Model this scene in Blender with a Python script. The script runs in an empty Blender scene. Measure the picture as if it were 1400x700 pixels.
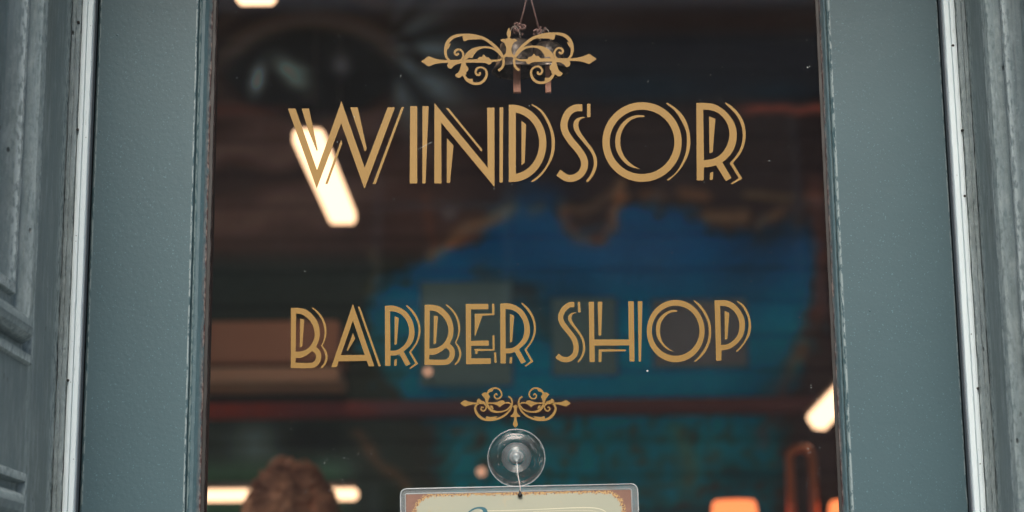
import bpy, bmesh, math, random
from mathutils import Vector, Matrix, noise
from mathutils.geometry import tessellate_polygon
random.seed(7)
R = math.radians
sc = bpy.context.scene
COL = sc.collection

# ------------------------------------------------------------------ camera
F_PX, PITCH, ROLL = 2500.0, R(12.0), R(0.57)
CAM = Vector((0.0, -1.82, 1.30))
_f = Vector((0, math.cos(PITCH), math.sin(PITCH)))
_u0 = Vector((0, -math.sin(PITCH), math.cos(PITCH)))
_r0 = Vector((1, 0, 0))
CR = _r0 * math.cos(ROLL) - _u0 * math.sin(ROLL)
CU = _r0 * math.sin(ROLL) + _u0 * math.cos(ROLL)

def ray(px, py):
    return _f * F_PX + CR * (px - 700) - CU * (py - 350)
def P(px, py, Y=0.0):
    """point of the photograph on the vertical plane y = Y"""
    d = ray(px, py); t = (Y - CAM.y) / d.y
    return CAM + d * t
def PXP(px, py, X):
    d = ray(px, py); t = (X - CAM.x) / d.x
    return CAM + d * t
def PZ(px, py, Z):
    d = ray(px, py); t = (Z - CAM.z) / d.z
    return CAM + d * t
def proj(v):
    d = v - CAM; k = d.dot(_f)
    return 700 + d.dot(CR) / k * F_PX, 350 - d.dot(CU) / k * F_PX

cam_d = bpy.data.cameras.new('camera')
cam = bpy.data.objects.new('camera', cam_d); COL.objects.link(cam)
cam.matrix_world = Matrix.Translation(CAM) @ Matrix((CR, CU, -_f)).transposed().to_4x4()
cam_d.sensor_width = 36; cam_d.lens = 36 * F_PX / 1400
cam_d.clip_start = 0.05; cam_d.clip_end = 500
cam_d.dof.use_dof = True; cam_d.dof.focus_distance = 1.862; cam_d.dof.aperture_fstop = 4.2
sc.camera = cam

# ------------------------------------------------------------------ objects
def tag(o, label=None, cat=None, group=None, kind=None):
    if label: o['label'] = label
    if cat: o['category'] = cat
    if group: o['group'] = group
    if kind: o['kind'] = kind
    return o
def thing(name, label, cat, loc=(0, 0, 0), group=None):
    o = bpy.data.objects.new(name, None); COL.objects.link(o)
    o.location = loc; o.empty_display_size = 0.05
    return tag(o, label, cat, group)
def wloc(o):
    v = Vector(o.location)
    return v + wloc(o.parent) if o.parent and o.get('_abs') is None else v
def link(name, me, mat=None, parent=None, smooth=False):
    """me is in world coordinates; parent keeps it there"""
    me.name = name
    o = bpy.data.objects.new(name, me); COL.objects.link(o)
    if mat: me.materials.append(mat)
    if smooth:
        for p in me.polygons: p.use_smooth = True
    if parent is not None:
        o.parent = parent
        q = parent; off = Vector((0, 0, 0))
        while q is not None:
            off += Vector(q.location); q = q.parent
        o.location = -off
    return o
def mesh(name, V, F, mat=None, parent=None, smooth=False):
    me = bpy.data.meshes.new(name)
    me.from_pydata([tuple(v) for v in V], [], F); me.validate(); me.update()
    return link(name, me, mat, parent, smooth)
def bm_link(name, bm, mat=None, parent=None, smooth=False):
    bmesh.ops.recalc_face_normals(bm, faces=bm.faces[:])
    me = bpy.data.meshes.new(name); bm.to_mesh(me); bm.free()
    return link(name, me, mat, parent, smooth)
def bm_box(bm, lo, hi, bevel=0.0, segs=2):
    lo = Vector(lo); hi = Vector(hi); c = (lo + hi) / 2; s = hi - lo
    r = bmesh.ops.create_cube(bm, size=1, matrix=Matrix.Translation(c) @ Matrix.Diagonal((s.x, s.y, s.z, 1)))
    if bevel:
        vs = set(r['verts']); es = [e for e in bm.edges if e.verts[0] in vs and e.verts[1] in vs]
        bmesh.ops.bevel(bm, geom=es, offset=bevel, segments=segs, affect='EDGES', profile=0.5)
def box(name, lo, hi, mat, parent=None, bevel=0.0, smooth=False):
    bm = bmesh.new(); bm_box(bm, lo, hi, bevel); return bm_link(name, bm, mat, parent, smooth)
def boxes(name, L, mat, parent=None, bevel=0.0):
    bm = bmesh.new()
    for lo, hi in L: bm_box(bm, lo, hi, bevel)
    return bm_link(name, bm, mat, parent)
def tube_geo(pts, rad, n=10, caps=True):
    V = []; F = []
    pts = [Vector(p) for p in pts]
    m = len(pts); up = Vector((0.13, 0.31, 0.94)).normalized(); prev = None
    for i, p in enumerate(pts):
        t = (pts[min(i + 1, m - 1)] - pts[max(i - 1, 0)]).normalized()
        a = t.cross(up) if prev is None else prev - t * prev.dot(t)
        if a.length < 1e-6: a = t.cross(Vector((1, 0, 0)))
        a.normalize(); prev = a; b = t.cross(a)
        r = rad[i] if isinstance(rad, (list, tuple)) else rad
        for k in range(n):
            an = 2 * math.pi * k / n
            V.append(p + (a * math.cos(an) + b * math.sin(an)) * r)
    for i in range(m - 1):
        for k in range(n):
            F.append((i * n + k, i * n + (k + 1) % n, (i + 1) * n + (k + 1) % n, (i + 1) * n + k))
    if caps:
        F.append(tuple(range(n))[::-1]); F.append(tuple(range((m - 1) * n, m * n)))
    return V, F
def tube(name, pts, rad, mat, parent=None, n=10):
    V, F = tube_geo(pts, rad, n); return mesh(name, V, F, mat, parent, True)
def lathe_geo(prof, c, axis='z', n=40, sx=1, sy=1):
    V = []; F = []
    for r, h in prof:
        for k in range(n):
            a = 2 * math.pi * k / n
            if axis == 'z': V.append(Vector((c[0] + r * math.cos(a) * sx, c[1] + r * math.sin(a) * sy, c[2] + h)))
            else: V.append(Vector((c[0] + r * math.cos(a) * sx, c[1] + h, c[2] + r * math.sin(a) * sy)))
    for i in range(len(prof) - 1):
        for k in range(n):
            F.append((i * n + k, i * n + (k + 1) % n, (i + 1) * n + (k + 1) % n, (i + 1) * n + k))
    return V, F
def lathe(name, prof, c, mat, parent=None, axis='z', n=40, caps=True):
    V, F = lathe_geo(prof, c, axis, n)
    if caps:
        F.append(tuple(range(n))); F.append(tuple(range((len(prof) - 1) * n, len(prof) * n)))
    bm = bmesh.new(); vs = [bm.verts.new(v) for v in V]
    for f in F:
        try: bm.faces.new([vs[i] for i in f])
        except ValueError: pass
    bmesh.ops.remove_doubles(bm, verts=bm.verts[:], dist=1e-6)
    return bm_link(name, bm, mat, parent, True)

# ------------------------------------------------------------------ materials
def lin(c):
    if isinstance(c, str): c = tuple(int(c[i:i + 2], 16) for i in (0, 2, 4))
    return tuple(((v / 255) / 12.92 if v / 255 <= .04045 else ((v / 255 + .055) / 1.055) ** 2.4) for v in c)
class NT:
    def __init__(s, name):
        s.m = bpy.data.materials.new(name); s.m.use_nodes = True
        s.t = s.m.node_tree; s.t.nodes.clear()
        s.out = s.n('ShaderNodeOutputMaterial')
    def n(s, ty, **kw):
        nd = s.t.nodes.new(ty)
        for k, v in kw.items(): setattr(nd, k, v)
        return nd
    def l(s, a, b): s.t.links.new(a, b)
    def val(s, sock, v):
        if isinstance(v, bpy.types.NodeSocket): s.l(v, sock)
        elif v is not None:
            if hasattr(sock, 'default_value') and hasattr(sock.default_value, '__len__') and len(sock.default_value) == 4 and len(v) == 3: v = (*v, 1)
            sock.default_value = v
    def coord(s, scale=(1, 1, 1), loc=(0, 0, 0), rot=(0, 0, 0)):
        g = s.n('ShaderNodeNewGeometry'); mp = s.n('ShaderNodeMapping')
        s.l(g.outputs['Position'], mp.inputs[0]); mp.inputs['Scale'].default_value = scale
        mp.inputs['Location'].default_value = loc; mp.inputs['Rotation'].default_value = rot
        return mp.outputs[0]
    def noise(s, vec, scale, detail=4, rough=.55, dist=0):
        nd = s.n('ShaderNodeTexNoise'); s.l(vec, nd.inputs['Vector'])
        nd.inputs['Scale'].default_value = scale; nd.inputs['Detail'].default_value = detail
        nd.inputs['Roughness'].default_value = rough; nd.inputs['Distortion'].default_value = dist
        return nd.outputs[0]
    def ramp(s, fac, stops):
        r = s.n('ShaderNodeValToRGB'); s.l(fac, r.inputs[0]); e = r.color_ramp.elements
        while len(e) < len(stops): e.new(.5)
        for el, (p, c) in zip(e, stops):
            el.position = p; el.color = (c, c, c, 1) if isinstance(c, (int, float)) else (*c, 1)
        return r.outputs[0]
    def mix(s, fac, a, b, mode='MIX'):
        m = s.n('ShaderNodeMix', data_type='RGBA', blend_type=mode)
        s.val(m.inputs[0], fac); s.val(m.inputs[6], a); s.val(m.inputs[7], b); return m.outputs[2]
    def math(s, op, a, b=None, c=None, clamp=False):
        m = s.n('ShaderNodeMath', operation=op, use_clamp=clamp)
        s.val(m.inputs[0], a)
        if b is not None: s.val(m.inputs[1], b)
        if c is not None: s.val(m.inputs[2], c)
        return m.outputs[0]
    def bump(s, h, strength, dist, normal=None):
        b = s.n('ShaderNodeBump'); s.l(h, b.inputs['Height'])
        b.inputs['Strength'].default_value = strength; b.inputs['Distance'].default_value = dist
        if normal is not None: s.l(normal, b.inputs['Normal'])
        return b.outputs[0]
    def bsdf(s, color, rough=.5, metal=0, normal=None, spec=.5, **kw):
        b = s.n('ShaderNodeBsdfPrincipled')
        s.val(b.inputs['Base Color'], color); s.val(b.inputs['Roughness'], rough); s.val(b.inputs['Metallic'], metal)
        s.val(b.inputs['Specular IOR Level'], spec)
        if normal is not None: s.l(normal, b.inputs['Normal'])
        for k, v in kw.items(): s.val(b.inputs[k], v)
        return b
    def done(s, sh):
        s.l(sh.outputs[0] if hasattr(sh, 'outputs') else sh, s.out.inputs[0]); return s.m

def simple(name, color, rough=.5, metal=0, scale=40, var=.15, bump=0.0, **kw):
    t = NT(name); v = t.coord(); f = t.noise(v, scale, 5)
    c = t.mix(f, tuple(x * (1 - var) for x in color), tuple(min(1, x * (1 + var)) for x in color))
    nrm = t.bump(t.noise(v, scale * 3, 4), .6, bump) if bump else None
    return t.done(t.bsdf(c, rough, metal, nrm, **kw))

PAINT = (0.041, 0.083, 0.099)
def paint_mat(name, base, weather=0.0, rough=.50, wear=False, brush=False):
    t = NT(name); v = t.coord()
    big = t.noise(v, 7, 4, .6)
    c = t.mix(big, tuple(x * .88 for x in base), tuple(x * 1.12 for x in base))
    fine = t.noise(v, 420, 2, .5)
    # low grain of brushed / rolled paint
    c = t.mix(t.math('MULTIPLY', fine, .12), c, tuple(min(1, x * 1.55) for x in base))
    spk = t.ramp(t.noise(v, 560, 1, .5), [(.68, 0.0), (.74, 1.0)])
    c = t.mix(t.math('MULTIPLY', spk, .45), c, tuple(min(1, x * 2.6) for x in base))  # pale paint specks and tiny highlights, put into the colour
    h1 = t.noise(v, 260, 3, .55); h2 = t.noise(v, 38, 3, .5)
    vor = t.n('ShaderNodeTexVoronoi'); t.l(v, vor.inputs['Vector']); vor.inputs['Scale'].default_value = 46
    vor.inputs['Randomness'].default_value = 1
    blob = t.ramp(vor.outputs['Distance'], [(.02, 1.0), (.075, 0.0)])
    sel = t.ramp(t.noise(v, 21, 2), [(.60, 0.0), (.63, 1.0)])
    blob = t.math('MULTIPLY', blob, sel)
    h = t.math('ADD', t.math('MULTIPLY', h1, .36), t.math('MULTIPLY', h2, .5))
    h = t.math('ADD', h, t.math('MULTIPLY', blob, 3.5))
    rgh = rough
    if weather:
        vp = t.n('ShaderNodeTexVoronoi'); t.l(t.coord(scale=(1, 1, .55)), vp.inputs['Vector']); vp.inputs['Scale'].default_value = 75
        pit = t.ramp(vp.outputs['Distance'], [(.05, 1.0), (.12, 0.0)])
        pit = t.math('MULTIPLY', pit, t.ramp(t.noise(v, 16, 3), [(.52, 0.0), (.56, 1.0)]))
        st = t.coord(scale=(60, 60, 2.2)); g = t.noise(st, 6, 8, .7)
        g2 = t.ramp(g, [(.38, 0.0), (.66, 1.0)])
        grey = tuple(x * .55 + .055 for x in base)
        c = t.mix(t.math('MULTIPLY', g2, .60 * weather), c, tuple(min(1, x * 1.75) for x in grey))
        g3 = t.ramp(t.noise(t.coord(scale=(90, 90, 1.4), loc=(3, 1, 7)), 5, 8, .75), [(.57, 0.0), (.66, 1.0)])
        c = t.mix(t.math('MULTIPLY', g3, .55 * weather), c, (.06, .075, .08))
        st2 = t.ramp(t.noise(t.coord(scale=(3, 3, 1.2)), 5, 4, .6), [(.45, 0.0), (.72, 1.0)])
        c = t.mix(t.math('MULTIPLY', st2, .42 * weather), c, (.105, .120, .098))
        # scuffs running on the slant
        sc_ = t.ramp(t.noise(t.coord(scale=(1, 9, 1.6), rot=(R(32), 0, 0)), 14, 6, .75), [(.50, 0.0), (.66, 1.0)])
        c = t.mix(t.math('MULTIPLY', sc_, .62 * weather), c, (.30, .36, .36))
        h = t.math('ADD', h, t.math('MULTIPLY', g, 1.2 * weather))
        h = t.math('SUBTRACT', h, t.math('MULTIPLY', pit, 2.0)); c = t.mix(t.math('MULTIPLY', pit, .8), c, (.018, .022, .022))
        rgh = .5
    if wear:
        a = t.n('ShaderNodeVertexColor', layer_name='wear')
        wn = t.ramp(t.noise(t.coord(scale=(1, 1, .35)), 330, 3, .6), [(.42, 0.0), (.52, 1.0)])
        c = t.mix(t.math('MULTIPLY', t.math('MULTIPLY', a.outputs[0], wn), .85), c, (.55, .64, .64))
        a2 = t.n('ShaderNodeVertexColor', layer_name='peel')
        wn2 = t.ramp(t.noise(t.coord(scale=(1, 1, .3)), 190, 4, .7), [(.40, 0.0), (.52, 1.0)])
        pc = t.mix(t.ramp(t.noise(t.coord(), 170, 2), [(.45, 0.0), (.55, 1.0)]), (.10, .035, .03), (.33, .25, .22))
        c = t.mix(t.math('MULTIPLY', a2.outputs[0], wn2), c, pc)
    n1 = t.bump(h, .42 if not weather else .8, .0011 if not weather else .0016)
    return t.done(t.bsdf(c, rgh, 0, n1, spec=.42))

M = {}
M['paint'] = paint_mat('teal_grey_paint', PAINT, wear=True)
M['frame'] = paint_mat('weathered_grey_paint', (0.118, 0.168, 0.176), weather=.85, wear=True)
M['weathered'] = paint_mat('bare_weathered_wood', (0.150, 0.195, 0.205), weather=1.0, wear=True)

t = NT('white_weather_seal'); v = t.coord()
c = t.mix(t.noise(t.coord(scale=(1, 1, .15)), 60, 5), (.60, .70, .725), (.72, .81, .83))
g = t.ramp(t.noise(t.coord(scale=(8, 8, 1.5)), 40, 4, .7), [(.62, 0.0), (.72, 1.0)])
c = t.mix(t.math('MULTIPLY', g, .35), c, (.22, .25, .25))
sp = t.ramp(t.noise(v, 260, 2), [(.74, 0.0), (.77, 1.0)])
c = t.mix(sp, c, (.05, .05, .05))
M['seal'] = t.done(t.bsdf(c, .6, 0, t.bump(t.noise(v, 200, 3), .3, .0004), spec=.2))

M['gap'] = simple('dark_grey_rebate', (.085, .10, .115), .6, scale=60, bump=.0004)
M['rubber'] = simple('black_gasket', (.008, .007, .007), .5, scale=80)

# gold leaf lettering
t = NT('gold_sign_paint'); v = t.coord()
f1 = t.noise(v, 24, 4); f2 = t.noise(v, 900, 2)
c = t.mix(f1, lin('745829'), lin('8a6c36')); c = t.mix(t.math('MULTIPLY', f2, .35), c, lin('967940'))
M['gold'] = t.done(t.bsdf(c, .42, 0.15, t.bump(f2, .25, .0002), spec=.35))

# glass: clear, with a true mirror reflection by Fresnel
def glass_mat(name, tint=(.93, .95, .95), ior=1.45, rough=0.0, dirt_haze=0.0, milky=0.0, boost=1.0):
    t = NT(name)
    tr = t.n('ShaderNodeBsdfTransparent'); tr.inputs[0].default_value = (*tint, 1)
    gl = t.n('ShaderNodeBsdfGlossy'); gl.inputs['Roughness'].default_value = rough
    fr = t.n('ShaderNodeFresnel'); fr.inputs[0].default_value = ior
    fac = t.math('MULTIPLY', fr.outputs[0], boost, clamp=True)
    mx = t.n('ShaderNodeMixShader'); t.l(fac, mx.inputs[0]); t.l(tr.outputs[0], mx.inputs[1]); t.l(gl.outputs[0], mx.inputs[2])
    res = mx
    if dirt_haze or milky:
        df = t.n('ShaderNodeBsdfDiffuse'); df.inputs[0].default_value = (.62, .68, .70, 1)
        v = t.coord(); d = t.ramp(t.noise(v, 9, 6, .7), [(.35, .4), (.75, 1.0)])
        fac2 = t.math('MULTIPLY', d, dirt_haze) if dirt_haze else None  # diffuse dirt film, also a reflection haze put into the pane colour
        if milky: fac2 = t.math('ADD', fac2, milky) if fac2 is not None else t.math('ADD', t.math('MULTIPLY', d, 0.0), milky)
        m2 = t.n('ShaderNodeMixShader'); t.l(fac2, m2.inputs[0]); t.l(res.outputs[0], m2.inputs[1]); t.l(df.outputs[0], m2.inputs[2]); res = m2
    return t.done(res)
M['glass'] = glass_mat('window_glass', tint=(.985, .99, .99), dirt_haze=.0055, ior=1.42)
M['cup'] = glass_mat('clear_vinyl', tint=(.94, .95, .95), ior=1.45, rough=.05, milky=.012, boost=.7)
M['cup_mid'] = glass_mat('cloudy_vinyl', tint=(.92, .95, .96), ior=1.5, rough=.12, milky=.065, boost=.7)
M['cup_rim'] = glass_mat('vinyl_edge', tint=(.85, .88, .88), ior=1.5, rough=.15, milky=.24, boost=1.2)
M['sleeve'] = glass_mat('sign_sleeve', tint=(.88, .90, .90), ior=1.5, rough=.08, milky=.16, boost=1.1)
M['sleeve_rim'] = glass_mat('sleeve_edge', tint=(.8, .82, .82), ior=1.5, rough=.15, milky=.48)
t = NT('dust'); M['dust'] = t.done(t.bsdf((.45, .5, .5), .8))

def emit(name, color, strength):
    t = NT(name); e = t.n('ShaderNodeEmission'); e.inputs[0].default_value = (*color, 1); e.inputs[1].default_value = strength
    return t.done(e)
M['tube'] = emit('warm_white_tube', (1.0, .60, .35), 1.2)
M['bulb'] = emit('dim_bulb', (1.0, .50, .30), .45)
M['shade'] = emit('glowing_orange_shade', (1.0, .235, .075), .80)
M['lampbody'] = simple('lamp_housing', (.25, .23, .22), .5)

# ------------------------------------------------------------------ extruded profiles
ZV0, ZV1 = 1.28, 2.02       # the height the picture shows, finely cut
def zs(z0, z1, fine=.005):
    out = [z0]
    a, b = max(z0, ZV0), min(z1, ZV1)
    if b > a:
        if a > z0 + 1e-4: out.append(a)
        n = max(2, int((b - a) / fine)); out += [a + (b - a) * i / n for i in range(1, n + 1)]
    if z1 > out[-1] + 1e-4: out.append(z1)
    return out
def extrude(name, prof, z0, z1, mat, parent, jit=None, wear=None, peel=None, closed=True, seed=0):
    """prof = plan outline (x, y); jit per point = how ragged that edge is"""
    Z = zs(z0, z1); n = len(prof); V = []; F = []; W = []; Q = []
    for z in Z:
        for k, (x, y) in enumerate(prof):
            j = jit[k] if jit else 0
            dx = noise.noise(Vector((seed + k * 3.7, z * 60, 0))) * j + noise.noise(Vector((seed + k * 1.7, z * 300, 5))) * j * .5
            dy = noise.noise(Vector((seed + k * 5.1, z * 45, 9))) * j * .6
            V.append((x + dx, y + dy, z)); W.append(wear[k] if wear else 0); Q.append(peel[k] if peel else 0)
    m = n if closed else n - 1
    for i in range(len(Z) - 1):
        for k in range(m):
            F.append((i * n + k, i * n + (k + 1) % n, (i + 1) * n + (k + 1) % n, (i + 1) * n + k))
    if closed:
        F.append(tuple(range(n))); F.append(tuple(range((len(Z) - 1) * n, len(Z) * n)))
    bm = bmesh.new(); vs = [bm.verts.new(v) for v in V]
    for f in F: bm.faces.new([vs[i] for i in f])
    bmesh.ops.recalc_face_normals(bm, faces=bm.faces[:])
    me = bpy.data.meshes.new(name); bm.to_mesh(me); bm.free()
    for nm, A in (('wear', W), ('peel', Q)):
        at = me.color_attributes.new(nm, 'FLOAT_COLOR', 'POINT')
        for i, w in enumerate(A): at.data[i].color = (w, w, w, 1)
    return link(name, me, mat, parent)

# ------------------------------------------------------------------ the door
DZ0, DZ1 = .03, 2.28
def xm(px, Y): return P(px, 350, Y).x
YG = 0.0                       # outer glass face
YD = -.012                     # outer face of the door's stiles
door = thing('shop_door', 'teal grey painted shop door with tall glass pane and gold lettering', 'door', (0, 0, 0))
xl0, xl1 = xm(121.5, YD), xm(262, YD)      # left stile
xr0, xr1 = xm(1146, YD), xm(1303, YD)
GZ0, GZ1 = .78, 2.12
def stile(x0, x1, inner):
    # inner = +1 when the glass lies to the right
    b = .0025
    pts = [(x0, YD + b), (x0 + b, YD), (x0 + b * 1.6, YD), (x1 - b * 1.0, YD), (x1 - b * .4, YD), (x1, YD + b * .5), (x1, .032), (x0, .032)]
    wr = [0, .3, 0, 0, .55, 0, 0, 0] if inner > 0 else [0, .5, 0, 0, .3, 0, 0, 0]
    return extrude('stile', pts, DZ0, DZ1, M['paint'], door, jit=[0, .0003, 0, 0, .0003, .0003, 0, 0], wear=wr, seed=inner * 5 + 9)
stile(xl0, xl1, 1); stile(xr0, xr1, -1)
def bead(xo, xi, s, seed):
    # ovolo bead from the stile (xo) to the glass (xi)
    w = (xi - xo)
    prof = [(xo, YD + .0042), (xo + w * .06, YD + .0036), (xo + w * .14, YD + .0005), (xo + w * .34, YD - .0012), (xo + w * .56, YD - .0006), (xo + w * .76, YD + .0022),
            (xo + w * .90, YD + .0052), (xo + w * 1.0, YD + .0080), (xo + w * 1.0, YG - .0006), (xo, YG - .0006)]
    jit = [.0003, .0003, .0002, .0003, .0003, .0004, .0006, .0009, .0004, 0]
    return extrude('glazing_bead', prof, GZ0, GZ1, M['paint'], door, jit=jit, wear=[0, 0, .32, .04, .02, .02, .12, .12, 0, 0], peel=[0, 0, 0, 0, 0, 0, 0.25, 1, 1, 0], seed=seed)
bl = xm(282, YD + .008); br = xm(1136, YD + .008)
bead(xl1, bl, 1, 3.3); bead(xr0, br, -1, 14.1)
for nm, a, b in (('top_rail', GZ1, DZ1), ('bottom_rail', DZ0, .34), ('lock_rail', GZ0 - .14, GZ0)):
    box(nm, (xl1 + .0005, YD, a), (xr0 - .0005, .032, b), M['paint'], door, .002)
box('kick_panel', (xl1 + .0005, YD + .014, .34), (xr0 - .0005, .022, GZ0 - .14), M['paint'], door)
for a, b in ((GZ0, GZ0 + .018), (GZ1 - .018, GZ1)):
    box('glazing_bead', (bl, YD + .001, a), (br, YG - .0006, b), M['paint'], door, .003)
# dark gasket line on each side between bead and glass
for a, b in ((bl, xm(287.5, YG)), (xm(1132, YG), br)):
    extrude('gasket', [(a - .001, YG - .0014), (b, YG - .0014), (b, YG - .0003), (a - .001, YG - .0003)], GZ0 + .018, GZ1 - .018, M['rubber'], door,
            jit=[.0003, .0007, .0007, 0], seed=2 + a)
glass = box('glass_pane', (xl1 + .004, YG, GZ0 - .006), (xr0 - .004, YG + .006, GZ1 + .006), M['glass'], door)
# inner beads (seen through the glass as thin dark brown lines)
M['inner'] = simple('dark_brown_inner_paint', (.045, .022, .018), .5, scale=30)
for a, b in ((xl1 + .0005, xm(290, .008)), (xm(1134, .008), xr0 - .0005)):
    box('inner_bead', (a, .0065, GZ0), (b, .018, GZ1), M['inner'], door, .002)

# ------------------------------------------------------------------ lettering, traced on the glass
def refine(loop, seg=6, corner=36):
    """round the gentle bends of a traced outline, keep its corners"""
    p = [Vector(q) for q in loop]; n = len(p); out = []
    T = []
    for i in range(n):
        a = (p[i] - p[i - 1]); b = (p[(i + 1) % n] - p[i])
        la, lb = max(a.length, 1e-6), max(b.length, 1e-6); a = a / la; b = b / lb
        ang = math.degrees(math.acos(max(-1, min(1, a.dot(b)))))
        if ang > corner: T.append((a, b))
        else:
            # weight the tangent to the longer side so that straight runs stay straight
            wa, wb = la, lb
            tt = (a * wa + b * wb).normalized() if max(la, lb) / min(la, lb) > 3 else (a + b).normalized()
            T.append((tt, tt))
    for i in range(n):
        q0, q1 = p[i], p[(i + 1) % n]; L = (q1 - q0).length
        t0, t1 = T[i][1] * L, T[(i + 1) % n][0] * L
        d = (q1 - q0).normalized()
        straight = T[i][1].dot(d) > .9995 and T[(i + 1) % n][0].dot(d) > .9995
        k = 1 if straight else seg
        for j in range(k):
            s = j / k
            out.append(q0 * (2 * s ** 3 - 3 * s * s + 1) + t0 * (s ** 3 - 2 * s * s + s) + q1 * (-2 * s ** 3 + 3 * s * s) + t1 * (s ** 3 - s * s))
    return [(v.x, v.y) for v in out]
def stroke(pts, w=None, seg=6):
    """band of varying width along a smooth line; pts (x, y, w)"""
    P3 = [Vector((q[0], q[1], q[2] if len(q) > 2 else w)) for q in pts]; n = len(P3); L = []
    for i in range(n - 1):
        p0, p1, p2, p3 = P3[max(i - 1, 0)], P3[i], P3[i + 1], P3[min(i + 2, n - 1)]
        for j in range(seg):
            s = j / seg
            L.append(.5 * ((2 * p1) + (p2 - p0) * s + (2 * p0 - 5 * p1 + 4 * p2 - p3) * s * s + (3 * p1 - p0 - 3 * p2 + p3) * s ** 3))
    L.append(P3[-1]); A = []; B = []
    for i, q in enumerate(L):
        t_ = L[min(i + 1, len(L) - 1)] - L[max(i - 1, 0)]; nn = Vector((-t_.y, t_.x)).normalized() * q.z / 2
        A.append((q.x + nn.x, q.y + nn.y)); B.append((q.x - nn.x, q.y - nn.y))
    return A + B[::-1]
def ellipse(cx, cy, rx, ry, n=72):
    return [(cx + rx * math.cos(2 * math.pi * i / n), cy + ry * math.sin(2 * math.pi * i / n)) for i in range(n)]

def film(name, shapes, T, mat, parent, Y=YG, thick=.00012):
    """shapes: list of [outer, hole, ...] in crop pixels; T maps them to photo pixels; painted on the plane y = Y"""
    bm = bmesh.new()
    for si, loops in enumerate(shapes):
        LW = []
        for lp in loops:
            pts = [P(*T(x, y), Y) for x, y in lp]
            LW.append(pts)
        d = Vector((0, -(thick + .00002 * (si % 6)), 0))
        tri = tessellate_polygon([[Vector((v.x, v.z, 0)) for v in l] for l in LW])
        flat = [v for l in LW for v in l]
        fr = [bm.verts.new(v + d) for v in flat]; bk = [bm.verts.new(v) for v in flat]
        for a, b, c_ in tri:
            try: bm.faces.new((fr[a], fr[b], fr[c_]))
            except ValueError: pass
        o = 0
        for l in LW:
            k = len(l)
            for i in range(k):
                j = (i + 1) % k
                try: bm.faces.new((fr[o + i], fr[o + j], bk[o + j], bk[o + i]))
                except ValueError: pass
            o += k
    me = bpy.data.meshes.new(name)
    bmesh.ops.recalc_face_normals(bm, faces=bm.faces[:])
    # every front face must look outwards
    for f in bm.faces:
        if abs(f.normal.y) > .9 and f.normal.y > 0: f.normal_flip()
    bm.to_mesh(me); bm.free()
    return link(name, me, mat, parent)
def TT(x0, y0, s, dx=0, dy=0):
    return lambda x, y: (x0 + x / s + dx, y0 + y / s + dy)
r_ = refine
def letter(shapes, T):
    return film('letter', shapes, T, M['gold'], glass)
T1 = TT(380, 130, 5); T2 = TT(540, 130, 5); T3 = TT(680, 130, 5); T4 = TT(810, 130, 5)
letter([[[(68, 92), (120, 92), (267, 512), (434, 42), (593, 497), (750, 84), (800, 84), (592, 642), (432, 192), (265, 640)]],
        [[(162, 92), (212, 92), (242, 230), (272, 375), (266, 385), (205, 235)]],
        [[(494, 84), (545, 84), (607, 365), (595, 388)]],
        [[(432, 305), (440, 330), (340, 608), (323, 608)]],
        [[(845, 82), (862, 82), (668, 608), (648, 608)]]], T1)
letter([[[(104, 76), (152, 76), (152, 604), (101, 604)]], [[(188, 76), (230, 76), (209, 604), (187, 604)]]], T2)
letter([[[(270, 55), (634, 497), (630, 86), (680, 86), (680, 628), (316, 188), (318, 604), (269, 604)]],
        [[(355, 295), (400, 345), (376, 600), (354, 600)]], [[(348, 90), (366, 90), (597, 372), (592, 388)]],
        [[(715, 84), (740, 84), (737, 598), (714, 598)]]], T2)
Do = [(78, 66)] + [(100 + 235 * math.sin(a), 330 - 264 * math.cos(a)) for a in [math.pi * i / 30 for i in range(31)]] + [(78, 594)]
a0 = math.asin(26 / 186)
Di = [(100 + 186 * math.sin(a), 329 - 211 * math.cos(a)) for a in [a0 + (math.pi - 2 * a0) * i / 28 for i in range(29)]]
letter([[Do, Di], [[(165, 176), (196, 200), (187, 462), (165, 480)]],
        [r_([(228, 64), (245, 66), (300, 100), (355, 180), (385, 260), (393, 325), (383, 410), (345, 490), (290, 560), (245, 592), (228, 592), (285, 545), (335, 480), (365, 400), (371, 325), (362, 250), (335, 180), (290, 110)])]], T3)
letter([[stroke([(581, 87), (530, 90), (484, 122), (456, 190), (464, 250), (500, 310), (550, 370), (588, 430), (595, 485), (570, 538), (520, 567), (470, 565), (417, 530)], 48)],
        [stroke([(600, 153, 4), (568, 158, 14), (543, 180, 30), (537, 215, 34), (555, 260, 30), (600, 320, 24), (642, 375, 22), (667, 430, 22), (668, 490, 22), (645, 548, 19), (612, 592, 15)])],
        [[(613, 60), (636, 60), (636, 151), (613, 151)]]], T3)
letter([[ellipse(339, 321, 271, 272), ellipse(339, 320, 221, 220)],
        [r_([(356, 140), (300, 138), (240, 160), (190, 210), (162, 270), (156, 320), (165, 380), (200, 440), (250, 485), (328, 508), (275, 478), (225, 430), (197, 370), (190, 320), (195, 270), (220, 215), (265, 170), (310, 153), (354, 150)])],
        [r_([(512, 52), (570, 90), (625, 150), (655, 220), (669, 310), (660, 390), (630, 460), (590, 520), (522, 585), (507, 580), (560, 540), (605, 475), (635, 400), (645, 320), (640, 250), (610, 180), (560, 105), (503, 58)])]], T4)
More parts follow.
